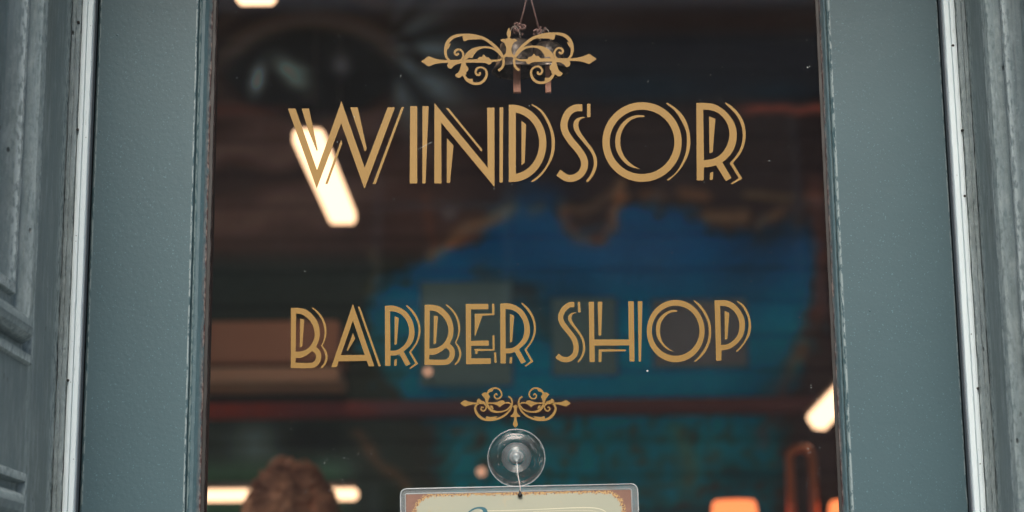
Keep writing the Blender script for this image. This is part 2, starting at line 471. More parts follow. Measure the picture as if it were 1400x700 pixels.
letter([[r_([(710, 54), (770, 54), (830, 62), (890, 95), (940, 145), (975, 205), (986, 270), (980, 330), (955, 390), (918, 435), (888, 460), (950, 567), (912, 588), (845, 480), (805, 490), (762, 494), (760, 583), (713, 583)]),
         r_([(757, 100), (800, 102), (850, 118), (895, 155), (925, 205), (936, 265), (928, 320), (905, 370), (865, 415), (815, 438), (762, 445)])],
        [[(797, 145), (840, 162), (822, 390), (800, 398)]], [[(804, 532), (826, 525), (822, 580), (802, 580)]],
        [r_([(912, 52), (950, 75), (1000, 125), (1035, 190), (1047, 270), (1040, 330), (1015, 395), (960, 465), (1024, 572), (955, 610), (945, 605), (1000, 568), (938, 466), (985, 410), (1015, 350), (1027, 280), (1018, 210), (985, 140), (905, 56)], corner=28)]], T4)
s6 = 6.361
T5 = TT(380, 405, s6); T6 = TT(560, 405, s6); T7 = TT(740, 400, 6.3625); T8 = TT(870, 400, 6.365)
Bsh = [[r_([(113, 102), (180, 102), (240, 115), (295, 155), (340, 215), (362, 290), (363, 345), (352, 395), (332, 440), (362, 470), (376, 510), (370, 560), (345, 600), (305, 623), (112, 624)]),
        r_([(158, 152), (200, 156), (250, 185), (290, 230), (315, 290), (318, 350), (300, 405), (265, 450), (220, 475), (155, 484)]),
        r_([(155, 537), (200, 535), (250, 512), (297, 477), (322, 495), (331, 525), (322, 560), (295, 578), (153, 578)])],
       [[(193, 195), (229, 203), (212, 438), (190, 445)]],
       [r_([(305, 98), (350, 135), (395, 195), (418, 260), (421, 330), (410, 380), (388, 432), (415, 465), (431, 510), (427, 560), (405, 605), (380, 627), (372, 618), (395, 590), (411, 550), (411, 510), (398, 470), (375, 432), (395, 385), (405, 325), (400, 265), (378, 200), (335, 140), (293, 103)])]]
Rsh = [[r_([(788, 64), (860, 62), (920, 80), (980, 120), (1025, 190), (1045, 270), (1042, 340), (1015, 400), (952, 462), (1012, 570), (972, 588), (915, 485), (880, 495), (838, 497), (836, 585), (790, 585)]),
        r_([(834, 112), (880, 116), (930, 140), (970, 185), (995, 250), (997, 310), (980, 370), (940, 420), (890, 450), (836, 455)])],
       [[(873, 153), (910, 170), (892, 395), (872, 405)]], [[(872, 532), (893, 528), (890, 585), (868, 585)]],
       [r_([(980, 57), (1030, 100), (1075, 170), (1097, 250), (1095, 320), (1070, 390), (1017, 466), (1077, 568), (1010, 612), (1000, 606), (1052, 564), (998, 466), (1050, 395), (1076, 325), (1079, 250), (1058, 180), (1020, 120), (970, 62)], corner=28)]]
letter(Bsh, T5)
letter([[[(652, 66), (838, 608), (790, 610), (772, 562), (527, 566), (512, 615), (464, 618)], [(652, 212), (755, 510), (547, 512)]],
        [[(652, 320), (672, 370), (610, 470), (597, 474)]], [[(695, 92), (712, 90), (895, 608), (875, 610)]]], T5)
letter(Rsh, TT(560, 405, s6, -157.7, 3.1))
letter(Bsh, TT(380, 405, s6, 182.8, -4.3))
letter([[[(488, 67), (684, 66), (684, 113), (534, 115), (534, 388), (688, 385), (688, 430), (535, 432), (537, 540), (706, 540), (706, 588), (491, 592)]],
        [[(566, 153), (718, 150), (716, 66), (737, 66), (738, 163), (633, 170), (572, 345), (566, 340)]],
        [[(720, 342), (738, 342), (740, 472), (593, 478), (590, 502), (572, 502), (570, 480), (560, 458), (722, 460)]],
        [[(733, 488), (752, 488), (757, 578), (738, 580)]]], T6)
letter(Rsh, T6)
letter([[stroke([(288, 105), (245, 108), (197, 145), (169, 205), (180, 260), (215, 310), (255, 360), (290, 415), (303, 480), (290, 540), (250, 576), (205, 583), (165, 570), (137, 548)], 46)],
        [stroke([(305, 176, 4), (272, 182, 14), (252, 205, 28), (250, 235, 30), (275, 280, 24), (325, 345, 20), (358, 400, 20), (371, 455, 20), (370, 510, 20), (350, 563, 18), (318, 606, 12)])],
        [[(318, 80), (338, 80), (343, 172), (320, 172)]]], T7)
letter([[[(413, 80), (458, 80), (462, 408), (760, 408), (757, 76), (805, 76), (812, 600), (768, 600), (764, 460), (464, 462), (466, 604), (420, 604)]],
        [[(491, 80), (531, 80), (522, 373), (498, 373)]], [[(500, 494), (737, 495), (734, 510), (526, 514), (523, 604), (498, 604)]],
        [[(839, 76), (880, 76), (868, 600), (847, 600)]]], T7)
letter([[ellipse(342, 335, 252, 271), ellipse(342, 332, 207, 218)],
        [r_([(360, 160), (330, 151), (270, 165), (215, 205), (180, 260), (171, 320), (180, 385), (220, 450), (270, 495), (330, 516), (280, 485), (235, 440), (212, 385), (206, 325), (215, 265), (245, 215), (290, 178), (356, 166)])],
        [r_([(505, 66), (560, 110), (610, 180), (643, 260), (651, 340), (640, 430), (605, 510), (560, 565), (515, 602), (503, 600), (545, 555), (590, 490), (620, 420), (630, 340), (620, 260), (590, 190), (545, 125), (495, 70)])]], T8)
letter([[r_([(680, 68), (740, 66), (800, 72), (860, 105), (910, 165), (942, 240), (943, 310), (925, 380), (880, 440), (820, 485), (742, 504), (740, 592), (694, 594)]),
         r_([(729, 115), (780, 120), (830, 145), (870, 190), (893, 250), (895, 310), (880, 370), (845, 415), (795, 448), (737, 457)])],
        [[(768, 158), (809, 180), (792, 405), (770, 410)]],
        [r_([(880, 72), (930, 105), (970, 165), (993, 235), (998, 310), (985, 370), (950, 430), (910, 485), (875, 517), (866, 510), (905, 470), (945, 410), (968, 350), (976, 290), (970, 225), (945, 160), (915, 115), (872, 76)])]], T8)

# scroll ornaments
def both(shapes, cx, shear=0.0):
    out = list(shapes)
    for s in shapes:
        out.append([[(2 * cx - x, y + shear * (2 * cx - 2 * x)) for x, y in lp] for lp in s])
    return out
up = [[r_([(35, 390), (97, 345), (140, 362), (190, 374), (262, 380), (262, 400), (190, 404), (140, 415), (97, 432)], corner=25)],
      [stroke([(275, 388, 16), (245, 350, 20), (238, 290, 26), (262, 222, 30), (318, 180, 26), (400, 168, 18), (480, 174, 20), (560, 200, 24), (620, 240, 24), (670, 285, 24), (705, 335, 22), (721, 390, 20), (710, 438, 20), (678, 466, 22)])],
      [r_([(378, 178), (480, 182), (540, 206), (455, 208), (415, 214), (400, 222), (386, 214)])],
      [r_([(250, 288), (262, 250), (285, 240), (270, 268), (258, 290)])],
      [stroke([(350, 385, 12), (378, 365, 16), (385, 325, 18), (362, 293, 16), (330, 294, 18), (314, 318, 18), (330, 336, 18), (348, 322, 16)])],
      [stroke([(392, 385, 18), (425, 335, 40), (480, 294, 36), (540, 274, 18), (600, 274, 16), (650, 290, 20), (690, 322, 24), (716, 355, 20)])],
      [r_([(400, 372), (425, 335), (478, 300), (500, 305), (475, 335), (462, 362), (415, 358)])],
      [r_([(400, 374), (500, 372), (520, 352), (540, 352), (556, 330), (575, 352), (600, 358), (612, 376), (680, 372), (714, 356), (718, 372), (680, 388), (622, 394), (618, 408), (600, 418), (575, 405), (500, 400), (400, 400)], corner=40)],
      [r_([(258, 378), (400, 374), (385, 400), (335, 412), (305, 430), (287, 452), (262, 445), (252, 420), (262, 400)], corner=50)],
      [r_([(375, 385), (405, 385), (410, 420), (425, 440), (425, 465), (412, 480), (410, 500), (375, 512), (355, 525), (330, 520), (317, 500), (345, 480), (362, 440)], corner=50)],
      [stroke([(388, 500, 18), (420, 545, 26), (470, 572, 22), (520, 572, 22), (560, 545, 22), (580, 500, 20), (572, 460, 16), (540, 440, 14), (505, 445, 16), (488, 474, 16), (500, 500, 18), (522, 498, 18), (524, 478, 14)])],
      [r_([(400, 512), (432, 534), (465, 534), (466, 560), (430, 562)])]]
fin_half = [(765, 107), (757, 125), (748, 150), (750, 172), (757, 195), (735, 203), (712, 202), (696, 212), (702, 222), (722, 230), (736, 255), (744, 290), (738, 322), (716, 345), (722, 366), (740, 352), (752, 350), (765, 355)]
fin = r_(fin_half + [(1530 - x, y) for x, y in fin_half[-2:0:-1]], corner=30)
film('scroll_ornament', both(up, 765, -.0146) + [[fin]], TT(570, 20, 6.085), M['gold'], glass)
lo = [[r_([(75, 258), (128, 220), (165, 238), (215, 248), (270, 250), (270, 268), (215, 272), (165, 285), (125, 295)], corner=25)],
      [stroke([(290, 260, 14), (254, 285, 20), (245, 330, 24), (275, 390, 30), (330, 433, 28), (400, 448, 22), (480, 438, 24), (560, 405, 22), (620, 355, 20), (650, 305, 18), (660, 250, 18), (648, 205, 18), (618, 182, 18)])],
      [r_([(368, 400), (400, 412), (500, 402), (450, 440), (365, 442)])],
      [stroke([(340, 262, 12), (368, 290, 16), (364, 325, 16), (335, 345, 16), (310, 328, 16), (318, 303, 14), (338, 308, 14)])],
      [stroke([(380, 265, 20), (400, 310, 26), (440, 345, 28), (500, 356, 20), (560, 348, 16), (610, 325, 16), (652, 275, 14)])],
      [r_([(410, 278), (440, 288), (455, 325), (420, 312)])],
      [r_([(360, 248), (480, 246), (535, 226), (570, 230), (578, 248), (620, 244), (660, 268), (655, 278), (620, 262), (578, 264), (548, 280), (520, 305), (490, 280), (440, 266), (360, 268)], corner=40)],
      [r_([(265, 250), (262, 225), (285, 203), (310, 225), (350, 240), (360, 268), (270, 268)], corner=40)],
      [r_([(365, 262), (355, 215), (335, 185), (312, 158), (345, 135), (375, 140), (400, 165), (412, 185), (395, 220), (388, 262)], corner=40)],
      [stroke([(380, 152, 20), (405, 115, 28), (450, 90, 20), (500, 94, 18), (535, 130, 18), (540, 172, 18), (510, 205, 16), (475, 202, 16), (460, 172, 16), (480, 152, 16), (494, 170, 14)])],
      [r_([(400, 112), (448, 100), (440, 125), (395, 136)])]]
fh = [(697, 275), (680, 285), (662, 290), (678, 305), (682, 340), (670, 375), (640, 402), (650, 413), (682, 413), (684, 440), (674, 475), (668, 500), (697, 535)]
fn = r_(fh + [(1394 - x, y) for x, y in fh[-2:0:-1]], corner=30)
film('scroll_ornament', both(lo, 697) + [[fn]], TT(620, 520, 8.235), M['gold'], glass)

# dust and paint flecks on the pane
V = []; Fc = []
def fleck(px, py, s, L=1.0, a=0.0):
    i = len(V); c0 = P(px, py, YG - .0002); k = 5 + random.randrange(3)
    for q in range(k):
        an = 2 * math.pi * q / k; rr = s * random.uniform(.6, 1.2)
        x, z = math.cos(an) * rr * L, math.sin(an) * rr
        V.append(c0 + Vector((x * math.cos(a) - z * math.sin(a), 0, x * math.sin(a) + z * math.cos(a))))
    Fc.append(tuple(range(i, i + k)))
for px, py, s in [(885, 507, .0011), (1104, 92, .0009), (1107, 91, .0006), (1074, 27, .0006), (1103, 55, .0005), (323, 16, .0006), (700, 252, .0006), (675, 258, .0005), (963, 249, .0005), (962, 517, .0003), (1116, 545, .0005), (1121, 612, .0005), (1109, 530, .0005)]:
    fleck(px, py, s)
for i in range(230):
    px = random.uniform(296, 1124); py = random.uniform(4, 690)
    fleck(px, py, random.choice([.00012, .00016, .0002, .00026, .00034]), random.choice([1, 1, 1.6, 2.6]), random.uniform(0, 3.1))
for i in range(40):
    fleck(random.gauss(500, 60), random.gauss(640, 25), random.choice([.00016, .0002, .0003]), random.choice([1, 2.5]), random.uniform(0, 3.1))
for i in range(26):
    fleck(random.gauss(1112, 7), random.uniform(520, 690), random.choice([.0002, .0003, .0004]), random.choice([1, 2]), random.uniform(0, 3.1))
for q in range(14):   # fine scratch across the I
    fleck(572 + q * 1.4, 204 - q * .75, .00022, 2.4, -.5)
dust = mesh('dust_speck', V, Fc, M['dust'], glass); dust['kind'] = 'stuff'

# ------------------------------------------------------------------ door frame: gap, white seals, weathered stops, panelled reveals
frame = thing('door_frame', 'weathered grey door frame with white weather seals and panelled reveals', 'door frame', (0, 0, 0))
YS = -.034          # front of the stop
FZ0, FZ1 = 0.0, 2.30
def seal(xa, xb, nm, seed):
    """xa = side at the door gap, xb = side at the stop"""
    w = xb - xa; y = YS
    pf = [(0, .0135), (0, .001), (.02, -.0010), (.06, -.0018), (.30, -.0022), (.42, -.0022), (.46, .0008), (.50, .0008), (.54, -.0022), (.80, -.0020), (.84, -.0016), (.87, .0010), (1.0, .0014), (1.0, .0135)]
    prof = [(xa + w * a, y + b) for a, b in pf]
    return extrude(nm, prof, FZ0, FZ1, M['seal'], frame, jit=[0] + [.00025] * 12 + [0], seed=seed)
Yq = YS - .001
seal(xm(114.5, Yq), xm(98.5, Yq), 'weather_seal', 21); seal(xm(1310.5, Yq), xm(1327, Yq), 'weather_seal', 22)
# dark rebate behind each gap
for a, b in ((xm(119.3, -.024), xm(100, -.024)), (xm(1305.2, -.024), xm(1325, -.024))):
    lo_, hi_ = min(a, b), max(a, b)
    box('rebate', (lo_, -.0295, FZ0), (hi_, -.0205, FZ1), M['gap'], frame)
# weathered stop, with its split and rounded corner
def stop(xa, xb, seed, rough_w=1.0):
    w = xb - xa
    pf = [(0, .02), (0, .0035), (.05, .0008), (.12, 0), (.45, -.0008), (.50, .0006), (.54, -.0006), (.90, 0), (1.0, .0025), (1.0, .02)]
    prof = [(xa + w * a, YS + b) for a, b in pf]
    return extrude('stop', prof, FZ0, FZ1, M['weathered'], frame, jit=[0, .0009, .0009, .0007, .0006, .0009, .0006, .0006, .0009, 0],
                   wear=[0, .3, .6, .1, 0, .6, .2, .1, .8, 0], seed=seed)
XL = xm(83.5, YS); XRR = xm(1343, YS)
stop(xm(97.5, YS), XL + .0005, 31); stop(xm(1328, YS), XRR - .0005, 32)
M['nail'] = simple('rusty_nail', (.02, .018, .016), .6)
for px, py in ((107, 30), (106, 177), (93, 520), (1303, 62), (1316, 178), (1337, 531), (1319, 268)):
    c0 = P(px, py, YS - .0022)
    lathe('nail', [(0, -.0009), (.0009, -.0007), (.0014, 0), (.0014, .002), (0, .002)], c0, M['nail'], frame, axis='y', n=10, caps=False)
# the reveals: planes at right angles to the door, with bolection mouldings round sunk panels
LOOPS = [(0, 0), (.002, .0045), (.009, .0048), (.011, -.003), (.018, -.003), (.021, .005), (.025, .0095), (.031, .0112), (.038, .0095), (.043, .004), (.045, -.003), (.056, -.0035), (.058, .0015), (.066, .002), (.070, -.003), (.074, -.013), (.078, -.0145), (.11, -.0145)]
WEARL = [.5, 1, .35, .2, 0, .5, .5, .15, .3, .1, 0, .3, .9, .8, .1, 0, 0, 0]
def reveal(X, s, Ya, Yp, rows, seed):
    """plane x = X facing s; Ya inner edge, Yp panel edge; rows = (z0, z1) of the panels; Y runs toward the street"""
    Yo, Yend = Yp - .235, -.42
    bm = bmesh.new(); lw = bm.verts.layers.float_color.new('wear'); lp = bm.verts.layers.float_color.new('peel')
    def vert(y, z, d, w):
        dd = d + noise.noise(Vector((seed + y * 40, z * 30, 1))) * .0006 + noise.noise(Vector((seed + y * 300, z * 70, 1))) * .00025
        v_ = bm.verts.new((X + s * dd, y + noise.noise(Vector((seed + d * 900, z * 55, y * 20))) * .0005, z)); v_[lw] = (w, w, w, 1); v_[lp] = (0, 0, 0, 1); return v_
    def sheet(y0, y1, z0, z1, w0=0, w1=0):
        Z = zs(z0, z1, .01); N = 4
        g_ = [[vert(y0 + (y1 - y0) * i / N, z, 0, (w0 if i == 0 else w1 if i == N else 0)) for i in range(N + 1)] for z in Z]
        for a, b in zip(g_, g_[1:]):
            for i in range(N): bm.faces.new((a[i], a[i + 1], b[i + 1], b[i]))
    sheet(Ya, Yp, FZ0, FZ1, .9, .3)
    sheet(Yo, Yend, FZ0, FZ1)
    zz = FZ0
    for z0, z1 in rows:
        sheet(Yp, Yo, zz, z0); zz = z1
    sheet(Yp, Yo, zz, FZ1)
    for z0, z1 in rows:
        Z = zs(z0, z1, .006); nz = len(Z); rings = []
        for ins, d in LOOPS:
            w = WEARL[LOOPS.index((ins, d))]
            ring = []
            # sides: along Yp (up), top, along Yo (down), bottom
            f = lambda z: z0 + ins + (z - z0) * (z1 - z0 - 2 * ins) / (z1 - z0)
            side1 = [(Yp - ins, f(z)) for z in Z]
            Yn = 8
            top = [(Yp - ins + (Yo + ins - Yp + ins) * i / Yn, z1 - ins) for i in range(1, Yn)]
            side2 = [(Yo + ins, f(z)) for z in reversed(Z)]
            bot = [(Yo + ins + (Yp - ins - Yo - ins) * i / Yn, z0 + ins) for i in range(1, Yn)]
            for y, z in side1 + top + side2 + bot: ring.append(vert(y, z, d, w))
            rings.append(ring)
        n = len(rings[0])
        for a, b in zip(rings, rings[1:]):
            for i in range(n):
                bm.faces.new((a[i], a[(i + 1) % n], b[(i + 1) % n], b[i]))
        # field of the panel
        last = rings[-1]
        bm.faces.new(last)
    bmesh.ops.recalc_face_normals(bm, faces=bm.faces[:])
    me = bpy.data.meshes.new('panelled_reveal'); bm.to_mesh(me); bm.free()
    return link('panelled_reveal', me, M['frame'], frame)
YpL = PXP(45, 350, XL).y; YpR = PXP(1369, 350, XRR).y
zA = PXP(22, 492, XL).z; zB = PXP(14, 640, XL).z
reveal(XL, 1, YS + .004, YpL, [(.25, zB), (zA, 2.2)], 4.0)
reveal(XRR, -1, YS + .004, YpR, [(.25, 2.2)], 8.0)
# head of the frame
box('head', (XL, -.40, FZ1), (XRR, .03, FZ1 + .10), M['frame'], frame, .004)
for xa, xb in ((XL - .06, XL - .0145 - .002), (XRR + .0145 + .002, XRR + .06)):
    box('jamb_post', (xa, -.40, FZ0), (xb, .03, FZ1 + .10), M['frame'], frame)
for xa, xb in ((XL - .0165, xl0 - .002), (xr1 + .002, XRR + .0165)):
    box('jamb_lining', (xa, -.0128, FZ0), (xb, .034, FZ1), M['gap'], frame)

# ------------------------------------------------------------------ shop front and room
M['brick'] = None
def brick_mat(name, c1, c2, mortar, scale=1.0, vert=True, bump=.004):
    t = NT(name); g = t.n('ShaderNodeNewGeometry'); sx = t.n('ShaderNodeSeparateXYZ'); t.l(g.outputs['Position'], sx.inputs[0])
    cb = t.n('ShaderNodeCombineXYZ'); t.l(t.math('ADD', sx.outputs[0], sx.outputs[1]), cb.inputs[0]); t.l(sx.outputs[2], cb.inputs[1])
    b = t.n('ShaderNodeTexBrick'); t.l(cb.outputs[0], b.inputs['Vector'])
    b.inputs['Color1'].default_value = (*c1, 1); b.inputs['Color2'].default_value = (*c2, 1); b.inputs['Mortar'].default_value = (*mortar, 1)
    b.inputs['Scale'].default_value = scale; b.inputs['Brick Width'].default_value = .225; b.inputs['Row Height'].default_value = .075; b.inputs['Mortar Size'].default_value = .006
    v = t.coord(); c = t.mix(t.math('MULTIPLY', t.noise(v, 6, 5), .4), b.outputs[0], tuple(x * .5 for x in c1))
    return t.done(t.bsdf(c, .85, 0, t.bump(t.math('SUBTRACT', 1, b.outputs['Fac']), .8, bump)))
M['brick'] = brick_mat('street_brick', (.34, .29, .25), (.38, .33, .28), (.33, .31, .29))
M['plaster'] = simple('interior_plaster', (.45, .40, .36), .85, scale=3, var=.3)
M['ceiling'] = simple('ceiling_paint', (.55, .52, .48), .9, scale=2)
M['floor'] = simple('floor_boards', (.30, .22, .16), .5, scale=5, var=.3)
M['front'] = paint_mat('shopfront_paint', (0.085, 0.12, 0.125), weather=.4)
W0, W1, WY = -3.4, 3.4, 4.2
def struct(name, lo, hi, mat): return tag(box(name, lo, hi, mat), kind='structure')
front = bmesh.new()
SW = ((-3.1, -.80), (.82, 3.1)); SZ = (.60, 3.30)  # unseen window openings, added to let daylight reach the back wall
for lo_, hi_ in (((W0, -.40, 0), (SW[0][0], .20, 3.3)), ((SW[0][1], -.40, 0), (XL - .0605, .20, 3.3)), ((XRR + .0605, -.40, 0), (SW[1][0], .20, 3.3)), ((SW[1][1], -.40, 0), (W1, .20, 3.3)), ((XL - .06, -.40, 2.41), (XRR + .06, .20, 3.3)),
                 ((SW[0][0], -.40, 0), (SW[0][1], .20, SZ[0])), ((SW[1][0], -.40, 0), (SW[1][1], .20, SZ[0])), ((W0, -.40, 3.3), (W1, .20, 5.2)), ((W0, -.40, -.2), (W1, .20, -.002))):
    bm_box(front, lo_, hi_)
tag(bm_link('wall_front', front, M['front']), kind='structure')
for (a, b_), lab in zip(SW, ('unseen wide window added left of the door for daylight', 'unseen wide window added right of the door for daylight')):
    sw = thing('added_window', lab, 'window', ((a + b_) / 2, -.1, SZ[0]), 'unseen windows added for daylight')
    box('pane', (a + .06, -.10, SZ[0] + .06), (b_ - .06, -.09, 3.24), M['glass'], sw)
    boxes('window_frame', [((a, -.14, SZ[0]), (a + .06, -.05, 3.3)), ((b_ - .06, -.14, SZ[0]), (b_, -.05, 3.3)), ((a + .0605, -.14, SZ[0]), (b_ - .0605, -.05, SZ[0] + .06)), ((a + .0605, -.14, 3.24), (b_ - .0605, -.05, 3.3))], M['front'], sw, .003)
struct('floor', (W0, .201, -.12), (W1, WY + .2, 0), M['floor'])
struct('ceiling', (W0, .201, 3.75), (W1, WY + .2, 3.9), M['ceiling'])
struct('wall_left', (W0 - .2, .0, -.12), (W0 - .001, WY + .2, 3.9), M['plaster'])
struct('wall_right', (W1 + .001, .0, -.12), (W1 + .2, WY + .2, 3.9), M['plaster'])

# --- painted mural on the back wall
def seg_d(px, py, pts):
    best = 1e9
    for (x0, y0), (x1, y1) in zip(pts, pts[1:]):
        dx, dy = x1 - x0, y1 - y0; q = ((px - x0) * dx + (py - y0) * dy) / (dx * dx + dy * dy + 1e-9)
        q = max(0, min(1, q)); best = min(best, math.hypot(px - x0 - q * dx, py - y0 - q * dy))
    return best
def inside(px, py, poly):
    c_ = False; n = len(poly)
    for i in range(n):
        x0, y0 = poly[i]; x1, y1 = poly[i - 1]
        if (y0 > py) != (y1 > py) and px < (x1 - x0) * (py - y0) / (y1 - y0) + x0: c_ = not c_
    return c_
def sd(px, py, poly):
    d = seg_d(px, py, poly + [poly[0]]); return d if inside(px, py, poly) else -d
def sm(a, b, x):
    q = max(0, min(1, (x - a) / (b - a))); return q * q * (3 - 2 * q)
BLUE = [(508, 420), (530, 388), (575, 372), (600, 352), (640, 340), (690, 290), (712, 262), (740, 262), (765, 285), (775, 318), (830, 330), (850, 292), (880, 282), (930, 295), (965, 315), (1010, 318), (1060, 322), (1104, 310), (1112, 350), (1110, 400), (1104, 450), (1086, 500), (1066, 550), (1064, 620), (1062, 900), (600, 900), (606, 590), (566, 550), (524, 510), (506, 470)]
def mural(px, py):
    n1 = noise.noise(Vector((px / 70, py / 45, 1))); n2 = noise.noise(Vector((px / 24, py / 20, 4))); n3 = noise.noise(Vector((px / 160, py / 120, 8)))
    def mixc(a, b, f): return tuple(x + (y - x) * f for x, y in zip(a, b))
    # ground tones of the painting
    right = sm(520, 700, px)
    c = mixc((46, 38, 35), (38, 31, 31), right)
    c = mixc(c, (20, 24, 34), right * sm(30, 60, py) * (1 - sm(125, 150, py)) * .9)
    c = mixc(c, (16, 38, 54), right * math.exp(-((px - 880) / 90) ** 2 - ((py - 120) / 22) ** 2) * .7)
    c = mixc(c, (16, 38, 54), right * math.exp(-((px - 1060) / 50) ** 2 - ((py - 125) / 16) ** 2) * .6)
    c = mixc(c, (64, 50, 47), (1 - right) * sm(130, 150, py) * (1 - sm(310, 350, py)) * .75)
    # cheek and skin folds
    fold = math.sin((py + .22 * (px - 300) + 14 * n1 * 2) / 15.0)
    c = mixc(c, (82, 72, 68) if fold > 0 else (26, 20, 18), (1 - sm(440, 600, px)) * sm(150, 175, py) * (1 - sm(300, 340, py)) * abs(fold) * .55)
    c = mixc(c, (70, 60, 56), math.exp(-((px - 380) / 80) ** 2 - ((py - 300) / 26) ** 2) * .6)
    # blue-grey temple with creases fanning from the corner of the eye
    f = math.exp(-((px - 575) / 60) ** 2 - ((py - 95) / 75) ** 2)
    a = math.atan2(py - 62, px - 520)
    ray_ = .5 + .5 * math.sin(a * 11 + 1.0)
    c = mixc(c, mixc((24, 28, 32), (76, 96, 106), ray_), min(1, f * 1.35) * sm(520, 545, px))
    # the eye
    e = 1 - sm(.82, 1.12, math.hypot((px - 425) / 122, (py - 98) / 66))
    c = mixc(c, (13, 12, 11), e)
    arc = math.exp(-((math.hypot((px - 428) / 122, (py - 112) / 82) - 1) / .12) ** 2) * (1 - sm(60, 100, py))
    c = mixc(c, (74, 70, 66), arc * .7)
    arc2 = math.exp(-((math.hypot((px - 428) / 150, (py - 112) / 108) - 1) / .06) ** 2) * (1 - sm(80, 112, py))
    c = mixc(c, (22, 18, 17), arc2 * .6)
    for cx, cy, rx, ry, rot, col, k in ((352, 108, 10, 22, .2, (122, 152, 164), .95), (398, 100, 30, 12, .75, (120, 150, 152), .95), (410, 98, 16, 10, .3, (80, 104, 106), .8), (466, 90, 12, 15, -.3, (84, 92, 102), .9),
                                        (420, 135, 10, 7, 0, (48, 48, 50), .7), (440, 162, 22, 14, -.6, (46, 42, 42), .6)):
        dx, dy = px - cx, py - cy; u = dx * math.cos(rot) + dy * math.sin(rot); w = -dx * math.sin(rot) + dy * math.cos(rot)
        c = mixc(c, col, math.exp(-((u / rx) ** 2 + (w / ry) ** 2)) * k)
    # lower part: dark green, then teal
    low = sm(335, 375, py)
    c = mixc(c, mixc((26, 40, 38), (40, 36, 38), right), low * .85)
    c = mixc(c, (76, 104, 108), math.exp(-((px - 352) / 34) ** 2 - ((py - 605) / 26) ** 2) * .85)
    c = mixc(c, (60, 92, 90), math.exp(-((px - 452) / 26) ** 2 - ((py - 642) / 16) ** 2) * .7)
    c = mixc(c, (44, 82, 60), (1 - sm(440, 500, px)) * sm(615, 655, py) * .6)  # brighter green by the mirror lamp: its glow put into the wall colour
    c = mixc(c, (12, 16, 15), math.exp(-((px - 420) / 60) ** 2 - ((py - 600) / 20) ** 2) * .5)
    # grey highlight in the dark hair
    c = mixc(c, (84, 90, 98), math.exp(-((px - 615) / 9) ** 2 - ((py - 292) / 8) ** 2) * .8)
    # the blue field
    n5 = noise.noise(Vector((px / 13, py / 10, 6)))
    d = sd(px, py, BLUE) + n2 * 20 + n1 * 12 + n5 * 8
    b = sm(-22, 12, d)
    bc = mixc((0, 66, 116), (0, 90, 120), sm(330, 470, py))
    bc = mixc(bc, (8, 84, 100), sm(540, 600, py))
    bc = mixc(bc, (6, 24, 44), max(0, -n3) * .8)
    mot = max(0, n2 * .8 + n5 * .6) * sm(540, 580, py)
    bc = mixc(bc, (44, 38, 34), min(.75, mot * 1.5))
    bc = mixc(bc, (60, 60, 92), max(0, n3) * .35 * (1 - sm(380, 420, py)))
    c = mixc(c, bc, b)
    c = mixc(c, (18, 34, 58), math.exp(-((px - 740) / 45) ** 2 - ((py - 262) / 22) ** 2) * .8)
    # torn plaster rims
    for pts, w, col, k in (
        ([(590, 352), (607, 346), (622, 325), (645, 310), (672, 302), (700, 284)], 8, (136, 112, 78), .95),
        ([(586, 268), (586, 300), (594, 350)], 6, (86, 54, 38), .8),
        ([(612, 338), (640, 324), (690, 300)], 5, (118, 70, 46), .7),
        ([(768, 292), (776, 312), (792, 326), (825, 328), (840, 305), (846, 270)], 7, (126, 74, 44), .95),
        ([(770, 282), (795, 286), (815, 278), (842, 262), (848, 250)], 7, (112, 100, 76), .85),
        ([(838, 300), (850, 268), (846, 252)], 7, (128, 104, 72), .8),
        ([(725, 286), (740, 282)], 7, (92, 84, 70), .8),
        ([(878, 268), (900, 268)], 8, (124, 88, 54), .8), ([(932, 266), (962, 268)], 8, (132, 96, 56), .9),
        ([(968, 296), (1015, 296)], 8, (140, 120, 84), .9), ([(1020, 268), (1080, 270)], 6, (116, 106, 74), .9), ([(1038, 306), (1062, 298), (1068, 290)], 6, (134, 112, 76), .8),
        ([(1110, 268), (1118, 270)], 8, (116, 84, 60), .8),
        ([(658, 372), (692, 392), (722, 410), (745, 450), (780, 470)], 15, (66, 48, 36), .95), ([(700, 390), (725, 400)], 8, (24, 16, 12), .8), ([(668, 392), (700, 408)], 6, (112, 66, 50), .7),
        ([(1114, 250), (1120, 330), (1120, 420)], 11, (96, 62, 54), .85), ([(1112, 430), (1084, 490), (1062, 540), (1060, 575)], 12, (84, 52, 44), .8), ([(1085, 500), (1100, 470)], 9, (90, 88, 56), .6),
        ([(640, 520), (668, 545)], 12, (74, 46, 38), .6), ([(1118, 440), (1132, 560)], 12, (40, 34, 30), .8),
        ([(560, 470), (600, 500), (640, 560)], 15, (60, 48, 42), .5), ([(508, 345), (518, 365), (505, 400)], 6, (76, 72, 44), .6), ([(520, 470), (540, 500)], 22, (48, 44, 36), .7),
        ([(925, 590), (945, 640), (940, 655)], 12, (86, 82, 52), .75), ([(1040, 590), (1045, 605)], 8, (84, 46, 50), .8), ([(975, 610), (985, 640)], 10, (70, 92, 92), .35),
        ([(890, 650), (895, 690)], 12, (42, 42, 40), .8), ([(930, 640), (950, 690)], 14, (36, 42, 42), .6), ([(1000, 650), (1060, 665), (1070, 700)], 22, (22, 22, 22), .9), ([(900, 700), (1000, 690)], 16, (24, 26, 26), .9),
        ([(490, 595), (512, 630), (560, 668)], 6, (92, 66, 46), .9), ([(640, 590), (655, 600)], 12, (70, 44, 42), .5), ([(745, 600), (770, 612)], 14, (84, 46, 46), .6),
        ([(1085, 580), (1100, 640), (1100, 700)], 24, (30, 26, 24), .9)):
